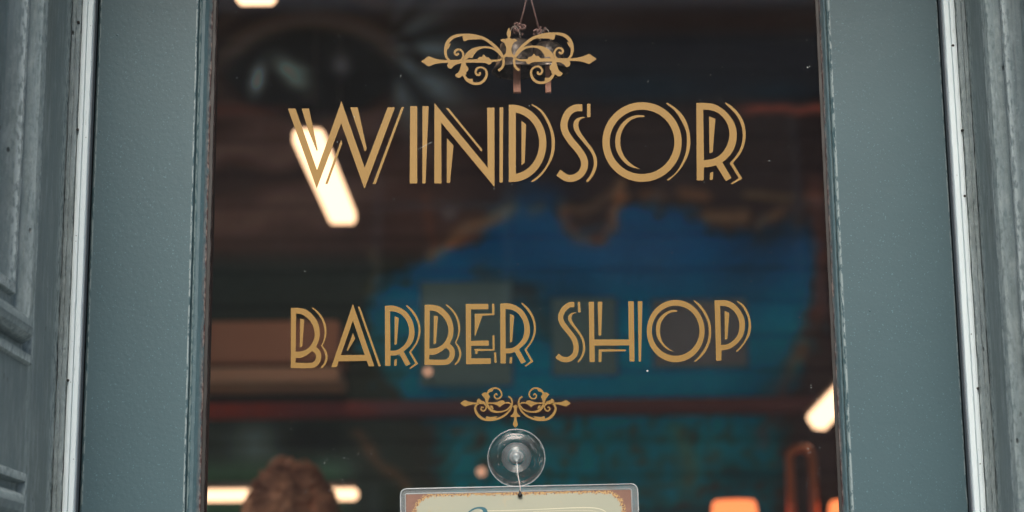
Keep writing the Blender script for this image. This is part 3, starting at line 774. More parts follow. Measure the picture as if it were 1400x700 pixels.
        dd = seg_d(px + n2 * 8, py + n1 * 8, pts); c = mixc(c, col, math.exp(-(dd / (w * 1.15)) ** 2) * k * .5)
    # long smear of rust paint high on the right and left
    c = mixc(c, (128, 66, 54), math.exp(-((py - 149 + n2 * 4) / 6) ** 2) * sm(985, 1040, px) * .8)
    c = mixc(c, (84, 50, 42), math.exp(-((py - 150) / 6) ** 2) * (1 - sm(380, 420, px)) * .55)
    k = 1 + .10 * noise.noise(Vector((px / 9, py / 6, 2)))
    return tuple(max(0, x * k) for x in c)
NX, NZ = 260, 170
x0, x1, z0, z1 = -1.75, 1.75, 1.15, 3.745
V = []; CC = []
for j in range(NZ + 1):
    for i in range(NX + 1):
        v_ = Vector((x0 + (x1 - x0) * i / NX, WY, z0 + (z1 - z0) * j / NZ)); V.append(v_)
        px, py = proj(v_); px = max(150, min(1250, px)); py = max(-60, min(760, py)); CC.append(lin(mural(px, py)))
# outer strips of the wall carry on the edge colours
Fq = [(j * (NX + 1) + i, j * (NX + 1) + i + 1, (j + 1) * (NX + 1) + i + 1, (j + 1) * (NX + 1) + i) for j in range(NZ) for i in range(NX)]
def add_quad(a, b, c_, d, col):
    i = len(V); V.extend([Vector(a), Vector(b), Vector(c_), Vector(d)]); CC.extend([lin(col)] * 4); Fq.append((i, i + 1, i + 2, i + 3))
add_quad((W0, WY, 0), (x0, WY, 0), (x0, WY, 3.745), (W0, WY, 3.745), (40, 34, 32))
add_quad((x1, WY, 0), (W1, WY, 0), (W1, WY, 3.745), (x1, WY, 3.745), (40, 34, 34))
add_quad((x0, WY, 0), (x1, WY, 0), (x1, WY, z0), (x0, WY, z0), (30, 44, 42))
t = NT('painted_mural'); a = t.n('ShaderNodeVertexColor', layer_name='paint')
MG = t.n('ShaderNodeVectorMath', operation='SCALE'); t.l(a.outputs[0], MG.inputs[0]); MG.inputs['Scale'].default_value = 9.5
g = t.n('ShaderNodeNewGeometry'); sx = t.n('ShaderNodeSeparateXYZ'); t.l(g.outputs['Position'], sx.inputs[0])
cb = t.n('ShaderNodeCombineXYZ'); t.l(sx.outputs[0], cb.inputs[0]); t.l(sx.outputs[2], cb.inputs[1])
b = t.n('ShaderNodeTexBrick'); t.l(cb.outputs[0], b.inputs['Vector']); b.inputs['Scale'].default_value = 1
b.inputs['Brick Width'].default_value = 2.6; b.inputs['Row Height'].default_value = .115; b.inputs['Mortar Size'].default_value = .010
b.inputs['Color1'].default_value = (1, 1, 1, 1); b.inputs['Color2'].default_value = (.86, .86, .86, 1); b.inputs['Mortar'].default_value = (.70, .70, .70, 1)
cc = t.mix(1.0, MG.outputs[0], b.outputs[0], 'MULTIPLY')
M['mural'] = t.done(t.bsdf(cc, .75, 0, t.bump(t.math('SUBTRACT', 1, b.outputs['Fac']), .5, .004), spec=.2))
me = bpy.data.meshes.new('wall_back'); me.from_pydata([tuple(v) for v in V], [], Fq)
at = me.color_attributes.new('paint', 'FLOAT_COLOR', 'POINT')
for i, c_ in enumerate(CC): at.data[i].color = (*c_, 1)
bm = bmesh.new(); bm.from_mesh(me)
bm_box(bm, (W0, WY + .001, 0), (W1, WY + .2, 3.745)); bm.to_mesh(me); bm.free()
wb = link('wall_back', me, M['mural']); tag(wb, kind='structure')

# --- things on the back wall
def wall_rect(px0, py0, px1, py1, Y): return P(px0, py1, Y), P(px1, py0, Y)
t = NT('red_brown_rail_paint'); g = t.n('ShaderNodeNewGeometry'); sx = t.n('ShaderNodeSeparateXYZ'); t.l(g.outputs['Position'], sx.inputs[0])
fx = t.math('ADD', t.math('MULTIPLY_ADD', sx.outputs[0], .45, .45), t.math('MULTIPLY', t.noise(t.coord(), 5, 6, .7), .6))
M['red_rail'] = t.done(t.bsdf(t.ramp(fx, [(.25, (.78, .15, .09)), (.62, (.30, .20, .27)), (.9, (.34, .17, .18))]), .5))
a, b_ = P(150, 560, WY - .05), P(1250, 559, WY - .05)
rail = tag(bm_link('dado_rail', (lambda bm: (bm_box(bm, (a.x, WY - .045, a.z - .022), (b_.x, WY - .001, a.z + .022), .006), bm_box(bm, (a.x, WY - .020, a.z - .032), (b_.x, WY - .001, a.z - .0225), .003), bm)[2])(bmesh.new()), M['red_rail']),
           'long red-brown wooden rail running across the painted back wall', 'wall rail')
M['cab'] = simple('brown_cabinet_wood', (.72, .42, .30), .5, scale=4, var=.15)
M['cab2'] = simple('pale_cabinet_edge', (.92, .64, .48), .5, scale=4, var=.15)
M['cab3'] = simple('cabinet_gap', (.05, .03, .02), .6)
lo_, hi_ = wall_rect(200, 437, 464, 524, WY - .30)
cab = thing('wall_cabinet', 'brown wall cabinet with paler bottom edge above the red-brown rail', 'cabinet', (lo_.x, WY - .15, lo_.z))
hz = hi_.z - lo_.z
box('carcass', (lo_.x, WY - .30, lo_.z + hz * .32), (hi_.x, WY - .002, hi_.z), M['cab'], cab, .012)
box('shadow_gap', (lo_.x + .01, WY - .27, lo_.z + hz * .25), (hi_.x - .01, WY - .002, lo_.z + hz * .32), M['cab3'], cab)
box('bottom_flap', (lo_.x, WY - .30, lo_.z), (hi_.x, WY - .002, lo_.z + hz * .25), M['cab2'], cab, .008)
M['poster'] = simple('grey_print', (.34, .74, .92), .6, scale=9, var=.2)
M['poster2'] = simple('brownish_print', (.50, .66, .80), .6, scale=9, var=.2)
M['poster_edge'] = simple('poster_frame_paint', (.22, .60, .78), .5)
for (q, lab, mt) in (((755, 406, 843, 514), 'grey framed print behind the letters S and H of the word shop', M['poster']),
                     ((893, 408, 1020, 503), 'wide brownish framed print behind the letters O and P', M['poster2']),
                     ((574, 384, 700, 528), 'largest faint blue-grey framed print behind the letters B, E and R', M['poster'])):
    l, h = wall_rect(*q, WY - .02)
    pt = thing('framed_print', lab, 'picture', ((l.x + h.x) / 2, WY - .01, l.z), 'framed prints on the blue wall')
    box('print', (l.x + .008, WY - .016, l.z + .008), (h.x - .008, WY - .003, h.z - .008), mt, pt)
    boxes('picture_frame', [((l.x, WY - .02, l.z), (h.x, WY - .002, l.z + .0078)), ((l.x, WY - .02, h.z - .0078), (h.x, WY - .002, h.z)),
                    ((l.x, WY - .02, l.z + .0079), (l.x + .0078, WY - .002, h.z - .0079)), ((h.x - .0078, WY - .02, l.z + .0079), (h.x, WY - .002, h.z - .0079))], M['poster_edge'], pt)

# --- lamps
def batten(a, b, w, h, lab, group='lit strip lamps inside the shop', hang=None, cat='strip lamp'):
    a = Vector(a); b = Vector(b); d = (b - a); L = d.length; d.normalize()
    side = d.cross(Vector((0, 0, 1))).normalized(); up_ = side.cross(d)
    root = thing('strip_lamp', lab, cat, (a + b) / 2, group)
    def bar(name, w_, h_, dz, mat, L_=L, bev=.006):
        bm = bmesh.new()
        bmesh.ops.create_cube(bm, size=1, matrix=Matrix.Diagonal((L_, w_, h_, 1)))
        bmesh.ops.bevel(bm, geom=bm.edges[:], offset=min(bev, h_ * .45), segments=3, affect='EDGES')
        Mx = Matrix((d, side, up_)).transposed().to_4x4(); Mx.translation = (a + b) / 2 + up_ * dz
        bmesh.ops.transform(bm, matrix=Mx, verts=bm.verts[:])
        return bm_link(name, bm, mat, root, True)
    bar('diffuser', w, h, 0, M['tube'])
    bar('housing', w * .8, .02, h * .5 + .0105, M['lampbody'], L * .98, .004)
    if hang:
        for q in (.15, .85):
            p = a + (b - a) * q + up_ * (h * .5 + .02)
            tube('hanging_wire', [p, (p.x, p.y, hang)], .0012, M['lampbody'], root, 6)
    return root
ZL = 2.6
la = PZ(469, 298, ZL); lb = PZ(421, 186, ZL)
batten(lb, (lb.x - (lb.x - la.x) , la.y, ZL), .078, .04, 'slanting lit strip lamp behind the letter W', hang=3.75)
lc = PZ(352, -4, ZL)
batten((lc.x, lc.y, ZL), (lc.x, lc.y - 1.1, ZL), .078, .04, 'lit strip lamp cut off by the top edge above the painted eye', hang=3.75)
a = P(225, 677, 3.3); b_ = P(489, 677, 3.3)
ml = batten((a.x, 3.3, (a.z + b_.z) / 2), (b_.x, 3.3, (a.z + b_.z) / 2),   .03, .031, 'long lit mirror lamp behind the brown-haired head')
a = P(1114, 580, 3.2); b_ = P(1196, 492, 3.05)
rl = batten(a, b_, .05, .048, 'lit strip lamp sloping behind the right edge of the glass')
M['mirror_fr'] = simple('dark_mirror_frame', (.06, .045, .035), .4)
# tall mirror station under the long mirror lamp
mz = (P(225, 677, 3.3).z)
st = thing('mirror_station', 'dark framed barber mirror with shelf standing below the long mirror lamp', 'mirror', (P(350, 690, 3.34).x, 3.36, 0))
sx_ = P(350, 690, 3.34).x
M['mirror'] = (lambda t: t.done(t.bsdf((.8, .82, .82), .03, 1.0)))(NT('mirror_glass'))
box('mirror_back', (sx_ - .42, 3.36, 0), (sx_ + .42, 3.42, mz - .06), M['mirror_fr'], st, .004)
box('mirror_glass', (sx_ - .38, 3.352, .95), (sx_ + .38, 3.3595, mz - .09), M['mirror'], st)
box('shelf', (sx_ - .42, 3.10, .86), (sx_ + .42, 3.351, .90), M['mirror_fr'], st, .004)
for q in (-.30, .16): box('lamp_bracket', (sx_ + q, 3.318, mz - .0595), (sx_ + q + .02, 3.36, mz + .02), M['mirror_fr'], st)
# arm carrying the sloping lamp: a copper pipe hoop on the wall cabinet
M['copper'] = simple('copper_pipe', (.55, .20, .10), .35, .75, scale=12)
Yc = 3.0
c0 = P(1078, 700, Yc); c1 = P(1109, 700, Yc); ct = P(1094, 612, Yc)
hoop = thing('copper_hoop', 'arched copper pipe stand beside the orange lamps', 'pipe stand', (ct.x, Yc, 0))
rr = (c1.x - c0.x) / 2
tube('arched_pipe', [(ct.x - rr, Yc, 1.16)] + [(ct.x - rr, Yc, 1.16 + (ct.z - rr - 1.16) * i / 6) for i in range(1, 6)] + [(ct.x - rr * math.cos(math.pi * i / 12), Yc, ct.z - rr + rr * math.sin(math.pi * i / 12)) for i in range(13)] + [(ct.x + rr, Yc, 1.16 + (ct.z - rr - 1.16) * i / 6) for i in range(5, -1, -1)], .0125, M['copper'], hoop)
box('pipe_foot', (ct.x - rr - .03, Yc - .04, 1.13), (ct.x + rr + .03, Yc + .04, 1.159), M['mirror_fr'], hoop, .004)
# counter for the lamps
k0 = P(940, 690, Yc).x
cn = thing('side_cabinet', 'tall dark side cabinet under the orange lamps', 'cabinet', ((k0 + 1.5) / 2, Yc, 0))
box('carcass', (k0, Yc - .2, .04), (1.55, Yc + .3, 1.10), M['mirror_fr'], cn, .004)
box('cabinet_top', (k0 - .02, Yc - .22, 1.10), (1.57, Yc + .32, 1.1295), M['mirror_fr'], cn, .004)
boxes('plinth', [((k0 + .02, Yc - .17, 0), (1.52, Yc + .28, .0395))], M['rubber'], cn)
M['lampmetal'] = simple('brass_lamp_metal', (.4, .25, .12), .35, .9)
for px0, px1, lab in ((966, 1041, 'glowing orange table lamp shade, the left one of two'), (1126, 1200, 'glowing orange table lamp shade half hidden by the right door edge')):
    a = P(px0 + 8, 684, Yc); b_ = P(px1 - 8, 684, Yc); cx = (a.x + b_.x) / 2; rt = (b_.x - a.x) / 2; zt = a.z
    L = thing('table_lamp', lab, 'lamp', (cx, Yc, 1.1295), 'orange table lamps')
    zb = zt - .17
    lathe('lamp_shade', [(rt * .55, 0.168), (rt * .9, .168), (rt * 1.0, .16), (rt * 1.28, .04), (rt * 1.36, 0), (rt * 1.32, 0), (rt * .9, .155)], (cx, Yc, zb), M['shade'], L, caps=False)
    lathe('lamp_stem', [(.0, 0), (.07, 0), (.07, .012), (.02, .03), (.010, .06), (.010, zb + .06 - 1.1295), (.0, zb + .06 - 1.1295)], (cx, Yc, 1.1297), M['lampmetal'], L, caps=False)
# small bulbs
for px, py, Y, r0, lab in ((585, 508, 3.9, .011, 'small dim warm bulb under the first letters of the word barber'), (658, 645, 3.9, .013, 'small dim warm bulb left of the suction cup')):
    c0 = P(px, py, Y)
    B = thing('wall_bulb', lab, 'bulb', (c0.x, WY, c0.z), 'dim warm bulbs')
    lathe('bulb', [(0, -r0), (r0 * .5, -r0 * .87), (r0 * .87, -r0 * .5), (r0, 0), (r0 * .87, r0 * .5), (r0 * .5, r0 * .87), (0, r0)], c0, M['bulb'], B, caps=False, n=16)
    tube('bulb_arm', [(c0.x, c0.y + r0 * .9, c0.z), (c0.x, WY - .001, c0.z)], .004, M['lampbody'], B, 8)

# ------------------------------------------------------------------ bells hanging inside the glass
M['pewter'] = (lambda t: t.done(t.bsdf(t.mix(t.ramp(t.noise(t.coord(), 90, 5, .7), [(.4, 0.0), (.6, 1.0)]), (.045, .038, .034), (.16, .125, .105)), t.ramp(t.noise(t.coord(), 60, 3), [(.3, .25), (.7, .55)]), (.6), t.bump(t.noise(t.coord(), 150, 4), .5, .0012))))(NT('tarnished_pewter'))
M['string'] = simple('brown_twine', (.30, .18, .16), .8, scale=400, var=.5, bump=.0005)
M['wood'] = (lambda t: t.done(t.bsdf(t.mix(t.noise(t.coord(scale=(3, 3, .4)), 300, 5), (.40, .16, .10), (.75, .40, .28)), .7)))(NT('red_brown_clapper_wood'))
YB = .055
def bell(lab, stop_px, knot, cx, top, bot, w, clap, tilt, seed, other_knot):
    k = P(*knot, YB); tp = P(*top, YB)
    b0 = P(cx - w / 2, bot, YB); b1 = P(cx + w / 2, bot, YB); cxx = (b0.x + b1.x) / 2; hw = (b1.x - b0.x) / 2; zb = b0.z; H = tp.z - zb
    root = thing('hanging_bell', lab, 'bell', (cxx, YB, zb), 'bells hanging inside the door glass')
    sp = P(*stop_px, YB); hook = Vector((.010, YB, GZ1 + .03))
    sdir = (sp - k).normalized(); far = k + sdir * ((hook.z - k.z) / sdir.z)
    far = Vector((far.x, YB, hook.z))
    tube('string', [k, sp, far], .00095, M['string'], root, 8)
    rnd = random.Random(seed); Vn = []; Fn = []
    for q in range(7):
        c = k + Vector((rnd.uniform(-.004, .004), rnd.uniform(-.002, .002), rnd.uniform(-.008, .001)))
        pts = [c + Vector((math.cos(a_) * .0032, math.sin(a_ * 1.3 + q) * .002, math.sin(a_) * .0030)) for a_ in [q + i * .8 for i in range(7)]]
        V2, F2 = tube_geo(pts, .0011, 6); o = len(Vn); Vn += V2; Fn += [tuple(i + o for i in f) for f in F2]
    mesh('knot', Vn, Fn, M['string'], root, True)
    # loop (crown) between knot and dome
    zt = tp.z; n = 14
    tube('crown_loop', [(tp.x + .0058 * math.cos(math.pi * i / n - .0), YB, zt - .001 + (k.z - zt) * .95 * math.sin(math.pi * i / n)) for i in range(n + 1)], .0017, M['pewter'], root, 8)
    prof = [(.0, H), (hw * .25, H * .99), (hw * .50, H * .93), (hw * .64, H * .82), (hw * .70, H * .62), (hw * .76, H * .36), (hw * .86, H * .15), (hw * 1.0, 0.0), (hw * .985, -.0012), (hw * .93, .0006), (hw * .80, H * .17), (hw * .70, H * .38), (hw * .64, H * .62), (hw * .55, H * .82), (0, H * .9)]
    body = lathe('bell_body', prof, (cxx, YB, zb), M['pewter'], root, caps=False)
    c0 = P(clap[0], clap[2], YB); c1 = P(clap[1], clap[3], YB); xm_ = (c0.x + c1.x) / 2; hwc = (c1.x - c0.x) / 2
    bm = bmesh.new(); bm_box(bm, (xm_ - hwc, YB - hwc * .7, c1.z), (xm_ + hwc, YB + hwc * .7, c0.z + .022), .0006)
    bm_link('clapper', bm, M['wood'], root)
bell('pewter bell on the left string with long reddish wooden clapper', (719, 2), (711, 34), 706, (704, 54), 98, 68, (701.5, 712, 101, 127), 0, 3, None)
bell('pewter bell on the right string behind the scroll ornament with short clapper', (727, 2), (736.5, 38), 750, (746, 58), 97, 58, (745.5, 753.5, 112, 127), 0, 8, None)
hk = thing('bell_hook', 'small brass hook on the inside of the door above the bells', 'hook', (.010, .05, GZ1 + .03))
tube('hook', [(.010, .033, GZ1 + .045), (.010, .062, GZ1 + .045), (.010, .066, GZ1 + .035), (.010, .058, GZ1 + .026), (.010, .050, GZ1 + .030)], .002, M['lampmetal'], hk)

# ------------------------------------------------------------------ suction cup and hanging sign, outside the glass
YC = YG - .0016
cc0 = P(706, 626, YC); rc = P(745, 626, YC).x - cc0.x
cup = thing('suction_cup', 'clear round suction cup stuck to the glass above the hanging sign', 'suction cup', cc0)
lathe('cup_disc', [(0, -.0052), (rc * .30, -.0046), (rc * .52, -.0036), (rc * .54, -.0026), (rc * .80, -.0014), (rc * .99, -.0004), (rc * .99, .0006), (0, .0006)], cc0, M['cup'], cup, axis='y', n=72, caps=False)
tube('cup_rim', [cc0 + Vector((rc * math.cos(q), -.0004 + .0, rc * math.sin(q))) for q in [2 * math.pi * i / 90 for i in range(91)]], .00062, M['cup_rim'], cup, 8)
lathe('cup_boss', [(0, -.0075), (rc * .18, -.0078), (rc * .25, -.0066), (rc * .50, -.0056), (rc * .53, -.0047), (0, -.0046)], cc0, M['cup_mid'], cup, axis='y', n=60, caps=False)
lathe('cup_nub', [(0, -.0135), (rc * .10, -.0138), (rc * .15, -.0125), (rc * .12, -.0105), (rc * .12, -.0095), (rc * .25, -.0082), (rc * .25, -.0078), (0, -.0078)], cc0, M['cup_rim'], cup, axis='y', n=48, caps=False)
Vr, Fr = tube_geo([cc0 + Vector((rc * .19 * math.cos(q), -.0098, rc * .19 * math.sin(q))) for q in [2 * math.pi * i / 40 for i in range(41)]], .0005, 6)
mesh('nub_ring', Vr, Fr, M['cup_rim'], cup, True)
# crescent of trapped air and wrinkles in the cup
Vw = []; Fw = []; rnd = random.Random(5)
for q in range(34):
    a_ = rnd.uniform(0, 6.28); r1 = rc * rnd.uniform(.55, .95); L_ = rnd.uniform(.04, .35)
    pts = [cc0 + Vector(((r1 + .0006 * math.sin(i * 2 + q)) * math.cos(a_ + L_ * i / 5), -.0022 + .0014 * (r1 / rc), (r1 + .0005 * math.sin(i * 2 + q)) * math.sin(a_ + L_ * i / 5))) for i in range(6)]
    V2, F2 = tube_geo(pts, [.00006, .00022, .0003, .0003, .0002, .00006], 5); o = len(Vw); Vw += V2; Fw += [tuple(i + o for i in f) for f in F2]
mesh('cup_wrinkle', Vw, Fw, M['cup_rim'], cup, True)

YSg = YG - .0065
S0 = P(547, 668, YSg); S1 = P(872, 661, YSg)
ang = math.atan2(S1.z - S0.z, S1.x - S0.x); WS = (S1 - S0).length; HS = WS * .62
sign = thing('hanging_sign', 'cream sign with rusty orange border in a clear plastic sleeve below the suction cup', 'sign', S0)
ex = Vector((math.cos(ang), 0, math.sin(ang))); ez = Vector((math.sin(ang), 0, -math.cos(ang)))
def SP(u, v, y): return S0 + ex * u + ez * v + Vector((0, y - S0.y, 0))
def rrect(u0, v0, u1, v1, r, n=8):
    L = []
    for cx, cy, a0_ in ((u1 - r, v0 + r, -90), (u1 - r, v1 - r, 0), (u0 + r, v1 - r, 90), (u0 + r, v0 + r, 180)):
        for i in range(n + 1):
            a_ = R(a0_ + 90 * i / n); L.append((cx + r * math.cos(a_), cy + r * math.sin(a_)))
    return L
def slab(name, loop, y0, y1, mat, parent):
    n = len(loop); V = [SP(u, v, y0) for u, v in loop] + [SP(u, v, y1) for u, v in loop]
    F = [tuple(range(n)), tuple(range(n, 2 * n))] + [(i, (i + 1) % n, n + (i + 1) % n, n + i) for i in range(n)]
    bm = bmesh.new(); vs = [bm.verts.new(v) for v in V]
    for f in F: bm.faces.new([vs[i] for i in f])
    return bm_link(name, bm, mat, parent)
px_ = WS / 325.0
slab('sleeve_back', rrect(0, 0, WS, HS, 9 * px_), YSg + .0012, YSg + .0018, M['sleeve'], sign)
tube('sleeve_edge', [SP(u, v, YSg + .0003) for u, v in rrect(.5 * px_, .5 * px_, WS - .5 * px_, HS - .5 * px_, 8.5 * px_)] + [SP(*rrect(.5 * px_, .5 * px_, WS - .5 * px_, HS - .5 * px_, 8.5 * px_)[0], YSg + .0003)], .00065, M['sleeve_rim'], sign, 8)
il = rrect(7 * px_, 7.2 * px_, WS - 9 * px_, HS - 7 * px_, 2 * px_)
tube('sleeve_seam', [SP(u, v, YSg - .0002) for u, v in il] + [SP(*il[0], YSg - .0002)], .00040, M['sleeve_rim'], sign, 8)
# printed card
t = NT('rusty_cream_card'); v = t.coord(loc=(0, 0, 0))
g = t.n('ShaderNodeNewGeometry')
def dotn(vec, off):
    d = t.n('ShaderNodeVectorMath', operation='DOT_PRODUCT'); s_ = t.n('ShaderNodeVectorMath', operation='SUBTRACT')
    t.l(g.outputs['Position'], s_.inputs[0]); s_.inputs[1].default_value = off; t.l(s_.outputs[0], d.inputs[0]); d.inputs[1].default_value = vec; return d.outputs['Value']
u = dotn(ex, S0); w = dotn(ez, S0)
r0 = 26 * px_; u0_, u1_, v0_, v1_ = 20 * px_, WS - 22 * px_, 10.5 * px_, HS - 12 * px_
dx = t.math('SUBTRACT', t.math('ABSOLUTE', t.math('SUBTRACT', u, (u0_ + u1_) / 2)), (u1_ - u0_) / 2 - r0)
dy = t.math('SUBTRACT', t.math('ABSOLUTE', t.math('SUBTRACT', w, (v0_ + v1_) / 2)), (v1_ - v0_) / 2 - r0)
mx = t.math('MAXIMUM', dx, 0); my = t.math('MAXIMUM', dy, 0)
d = t.math('SUBTRACT', t.math('SQRT', t.math('ADD', t.math('MULTIPLY', mx, mx), t.math('MULTIPLY', my, my))), r0)
nn = t.math('MULTIPLY', t.math('SUBTRACT', t.noise(v, 320, 5, .7), .5), .0110)
n0 = t.math('MULTIPLY', t.math('SUBTRACT', t.noise(v, 60, 3, .6), .5), .0030)
d = t.math('ADD', t.math('ADD', d, nn), n0)
dm = t.math('MULTIPLY_ADD', d, 1 / .02, .5)
cream = t.mix(t.noise(v, 14, 4), (.265, .285, .225), (.325, .33, .25))
cream = t.mix(t.math('MULTIPLY', t.ramp(t.noise(v, 45, 5, .7), [(.6, 0.0), (.75, 1.0)]), .35), cream, (.48, .33, .16))
# thin embossed line of lighter cream inside the card, as the print has
du = t.math('SUBTRACT', u, 268 * px_); dv = t.math('SUBTRACT', w, 34 * px_ + .09)
org = t.mix(t.noise(v, 420, 3), (.28, .15, .05), (.50, .34, .14))
brn = t.mix(t.noise(v, 90, 4), (.13, .066, .048), (.21, .11, .075))
org = t.mix(t.ramp(t.noise(v, 620, 2), [(.50, 0.0), (.56, 1.0)]), org, (.13, .060, .045))
e1 = t.ramp(dm, [(.44, 0.0), (.47, 1.0)]); e2 = t.ramp(dm, [(.60, 0.0), (.66, 1.0)])
c = t.mix(e1, cream, org); c = t.mix(e2, c, brn)
M['card'] = t.done(t.bsdf(c, .55, 0, t.bump(t.noise(v, 300, 4), .3, .0004)))
card = slab('card', rrect(8 * px_, 8.2 * px_, WS - 10 * px_, HS - 8 * px_, 1.5 * px_), YSg + .0001, YSg + .0011, M['card'], sign)
M['teal'] = simple('teal_script_ink', (.010, .095, .13), .5, scale=60)
M['cream_line'] = simple('pale_cream_ink', (.60, .56, .40), .5)
T12 = TT(540, 655, 7.778)
film('script_letter', [[stroke([(700, 520, 10), (730, 420, 14), (790, 350, 16), (850, 313, 18), (910, 306, 22), (950, 325, 42), (962, 370, 52), (950, 440, 50), (900, 540, 46), (830, 620, 38), (760, 640, 26), (720, 600, 14), (705, 540, 10)])]], T12, M['teal'], card, Y=YSg + .0001, thick=.0001)
T13 = TT(710, 655, 7.778)
film('border_line', [[stroke([(-420, 338, 5), (-100, 332, 5), (200, 322, 5), (500, 308, 6), (700, 303, 7), (820, 310, 7), (900, 335, 6), (950, 380, 5)])],
                     [stroke([(150, 345, 3), (500, 335, 3), (760, 335, 3), (860, 360, 3)])]], T13, M['cream_line'], card, Y=YSg + .0001, thick=.00008)
# cord from the cup's nub to the hole in the sign
hole = P(711, 676, YSg - .001)
M['cord'] = simple('pale_nylon_cord', (.52, .55, .55), .5); M['knotblack'] = simple('black_knot', (.008, .008, .008), .6)
tube('cord', [cc0 + Vector((.0004, -.0100, -rc * .18)), cc0 + Vector((.0012, -.0085, -rc * .6)), hole + Vector((.0004, -.0008, .006)), hole], .00042, M['cord'], sign, 8)
Vk, Fk = tube_geo([hole + Vector((-.0004, -.0006, .0038)), hole + Vector((.0001, -.001, .0018)), hole + Vector((0, -.001, 0)), hole + Vector((.0001, -.001, -.0016)), hole + Vector((0, -.001, -.0026))], [.0004, .0012, .0024, .0022, .0004], 12)
mesh('cord_knot', Vk, Fk, M['knotblack'], sign, True)

# ------------------------------------------------------------------ person seen from behind
hx = P(398, 640, 1.85)
htop = P(398, 627, 1.85).z
hc = Vector((hx.x, 1.85, htop - .125))      # centre of the skull
M['skin'] = simple('skin', (.42, .22, .16), .5, scale=60, var=.08, bump=.0003)
M['hair'] = (lambda t: t.done(t.bsdf(t.mix(t.ramp(t.noise(t.coord(), 16, 5, .65), [(.36, 0.0), (.68, 1.0)]), (.24, .095, .055), (1.0, .56, .34)), .5, 0, t.bump(t.noise(t.coord(scale=(1, 1, .3)), 120, 4), .8, .004))))(NT('auburn_brown_hair'))
M['shirt'] = simple('dark_shirt_cloth', (.03, .03, .035), .85, scale=150, bump=.0006)
M['trousers'] = simple('dark_trouser_cloth', (.025, .028, .04), .85, scale=150, bump=.0006)
person = thing('person', 'person with tousled brown hair seen from behind inside the shop', 'person', (hc.x, hc.y, 0))
def skin_body(name, J, E, mat, parent, sub=2):
    me = bpy.data.meshes.new(name); me.from_pydata([j[0] for j in J], E, []); o = bpy.data.objects.new(name, me); COL.objects.link(o)
    sk = o.modifiers.new('s', 'SKIN'); sk.use_smooth_shade = True
    for i, j in enumerate(J): me.skin_vertices[0].data[i].radius = (j[1], j[2] if len(j) > 2 else j[1])
    me.skin_vertices[0].data[0].use_root = True
    sb = o.modifiers.new('b', 'SUBSURF'); sb.levels = sb.render_levels = sub
    bpy.context.view_layer.update()
    m2 = bpy.data.meshes.new_from_object(o.evaluated_get(bpy.context.evaluated_depsgraph_get())); bpy.data.objects.remove(o)
    for p in m2.polygons: p.use_smooth = True
    return link(name, m2, mat, parent, True)
hh = htop; x_, y_ = hc.x, hc.y
S = hh / 1.75
def J_(dx, dy, z, r, r2=None): return ((x_ + dx * S, y_ + dy * S, z * S), r * S, (r2 or r) * S)
J = [J_(0, 0, .95, .125, .10), J_(0, 0, 1.12, .125, .09), J_(0, 0, 1.33, .145, .095), J_(0, .0, 1.44, .09, .07), J_(0, .01, 1.50, .055), J_(0, .02, 1.56, .065, .07), J_(0, .01, 1.64, .078, .092), J_(0, .0, 1.70, .06, .07)]
E = [(i, i + 1) for i in range(7)]
for s in (-1, 1):
    k = len(J); J += [J_(s * .16, 0, 1.41, .058), J_(s * .20, 0, 1.36, .052), J_(s * .23, .0, 1.12, .040), J_(s * .22, .10, .90, .028), J_(s * .21, .13, .84, .026, .018), J_(s * .20, .16, .77, .030, .014)]
    E += [(3, k), (k, k + 1), (k + 1, k + 2), (k + 2, k + 3), (k + 3, k + 4), (k + 4, k + 5)]
    h0 = k + 5
    for f, (fx, L_) in enumerate(((-.024, .075), (-.008, .085), (.008, .08), (.022, .065))):
        a = len(J); J += [J_(s * .20 + fx, .17, .745, .0085), J_(s * .20 + fx, .175, .745 - L_ * .5, .008), J_(s * .20 + fx, .165, .745 - L_, .006)]; E += [(h0, a), (a, a + 1), (a + 1, a + 2)]
    a = len(J); J += [J_(s * .17, .17, .80, .009), J_(s * .155, .18, .765, .0075)]; E += [(h0 - 1, a), (a, a + 1)]
    k = len(J); J += [J_(s * .09, 0, .86, .088), J_(s * .10, .01, .50, .055), J_(s * .10, -.01, .28, .05), J_(s * .10, -.01, .08, .035), J_(s * .10, .02, .045, .035), J_(s * .11, .14, .035, .03, .022)]
    E += [(0, k)] + [(k + i, k + i + 1) for i in range(5)]
body = skin_body('body', J, E, M['skin'], person)
# clothes follow the body
J2 = [J_(0, 0, 1.00, .140, .115), J_(0, 0, 1.12, .138, .102), J_(0, 0, 1.33, .158, .107), J_(0, .0, 1.45, .085, .078)]
E2 = [(0, 1), (1, 2), (2, 3)]
for s in (-1, 1):
    k = len(J2); J2 += [J_(s * .16, 0, 1.415, .07), J_(s * .20, 0, 1.36, .064), J_(s * .225, .0, 1.15, .056)]; E2 += [(3, k), (k, k + 1), (k + 1, k + 2)]
skin_body('shirt', J2, E2, M['shirt'], person)
J3 = [J_(0, 0, .97, .142, .116)]; E3 = []
for s in (-1, 1):
    k = len(J3); J3 += [J_(s * .09, 0, .86, .100), J_(s * .10, .01, .50, .070), J_(s * .10, -.01, .28, .063), J_(s * .10, -.01, .09, .056)]; E3 += [(0, k), (k, k + 1), (k + 1, k + 2), (k + 2, k + 3)]
skin_body('trousers', J3, E3, M['trousers'], person)
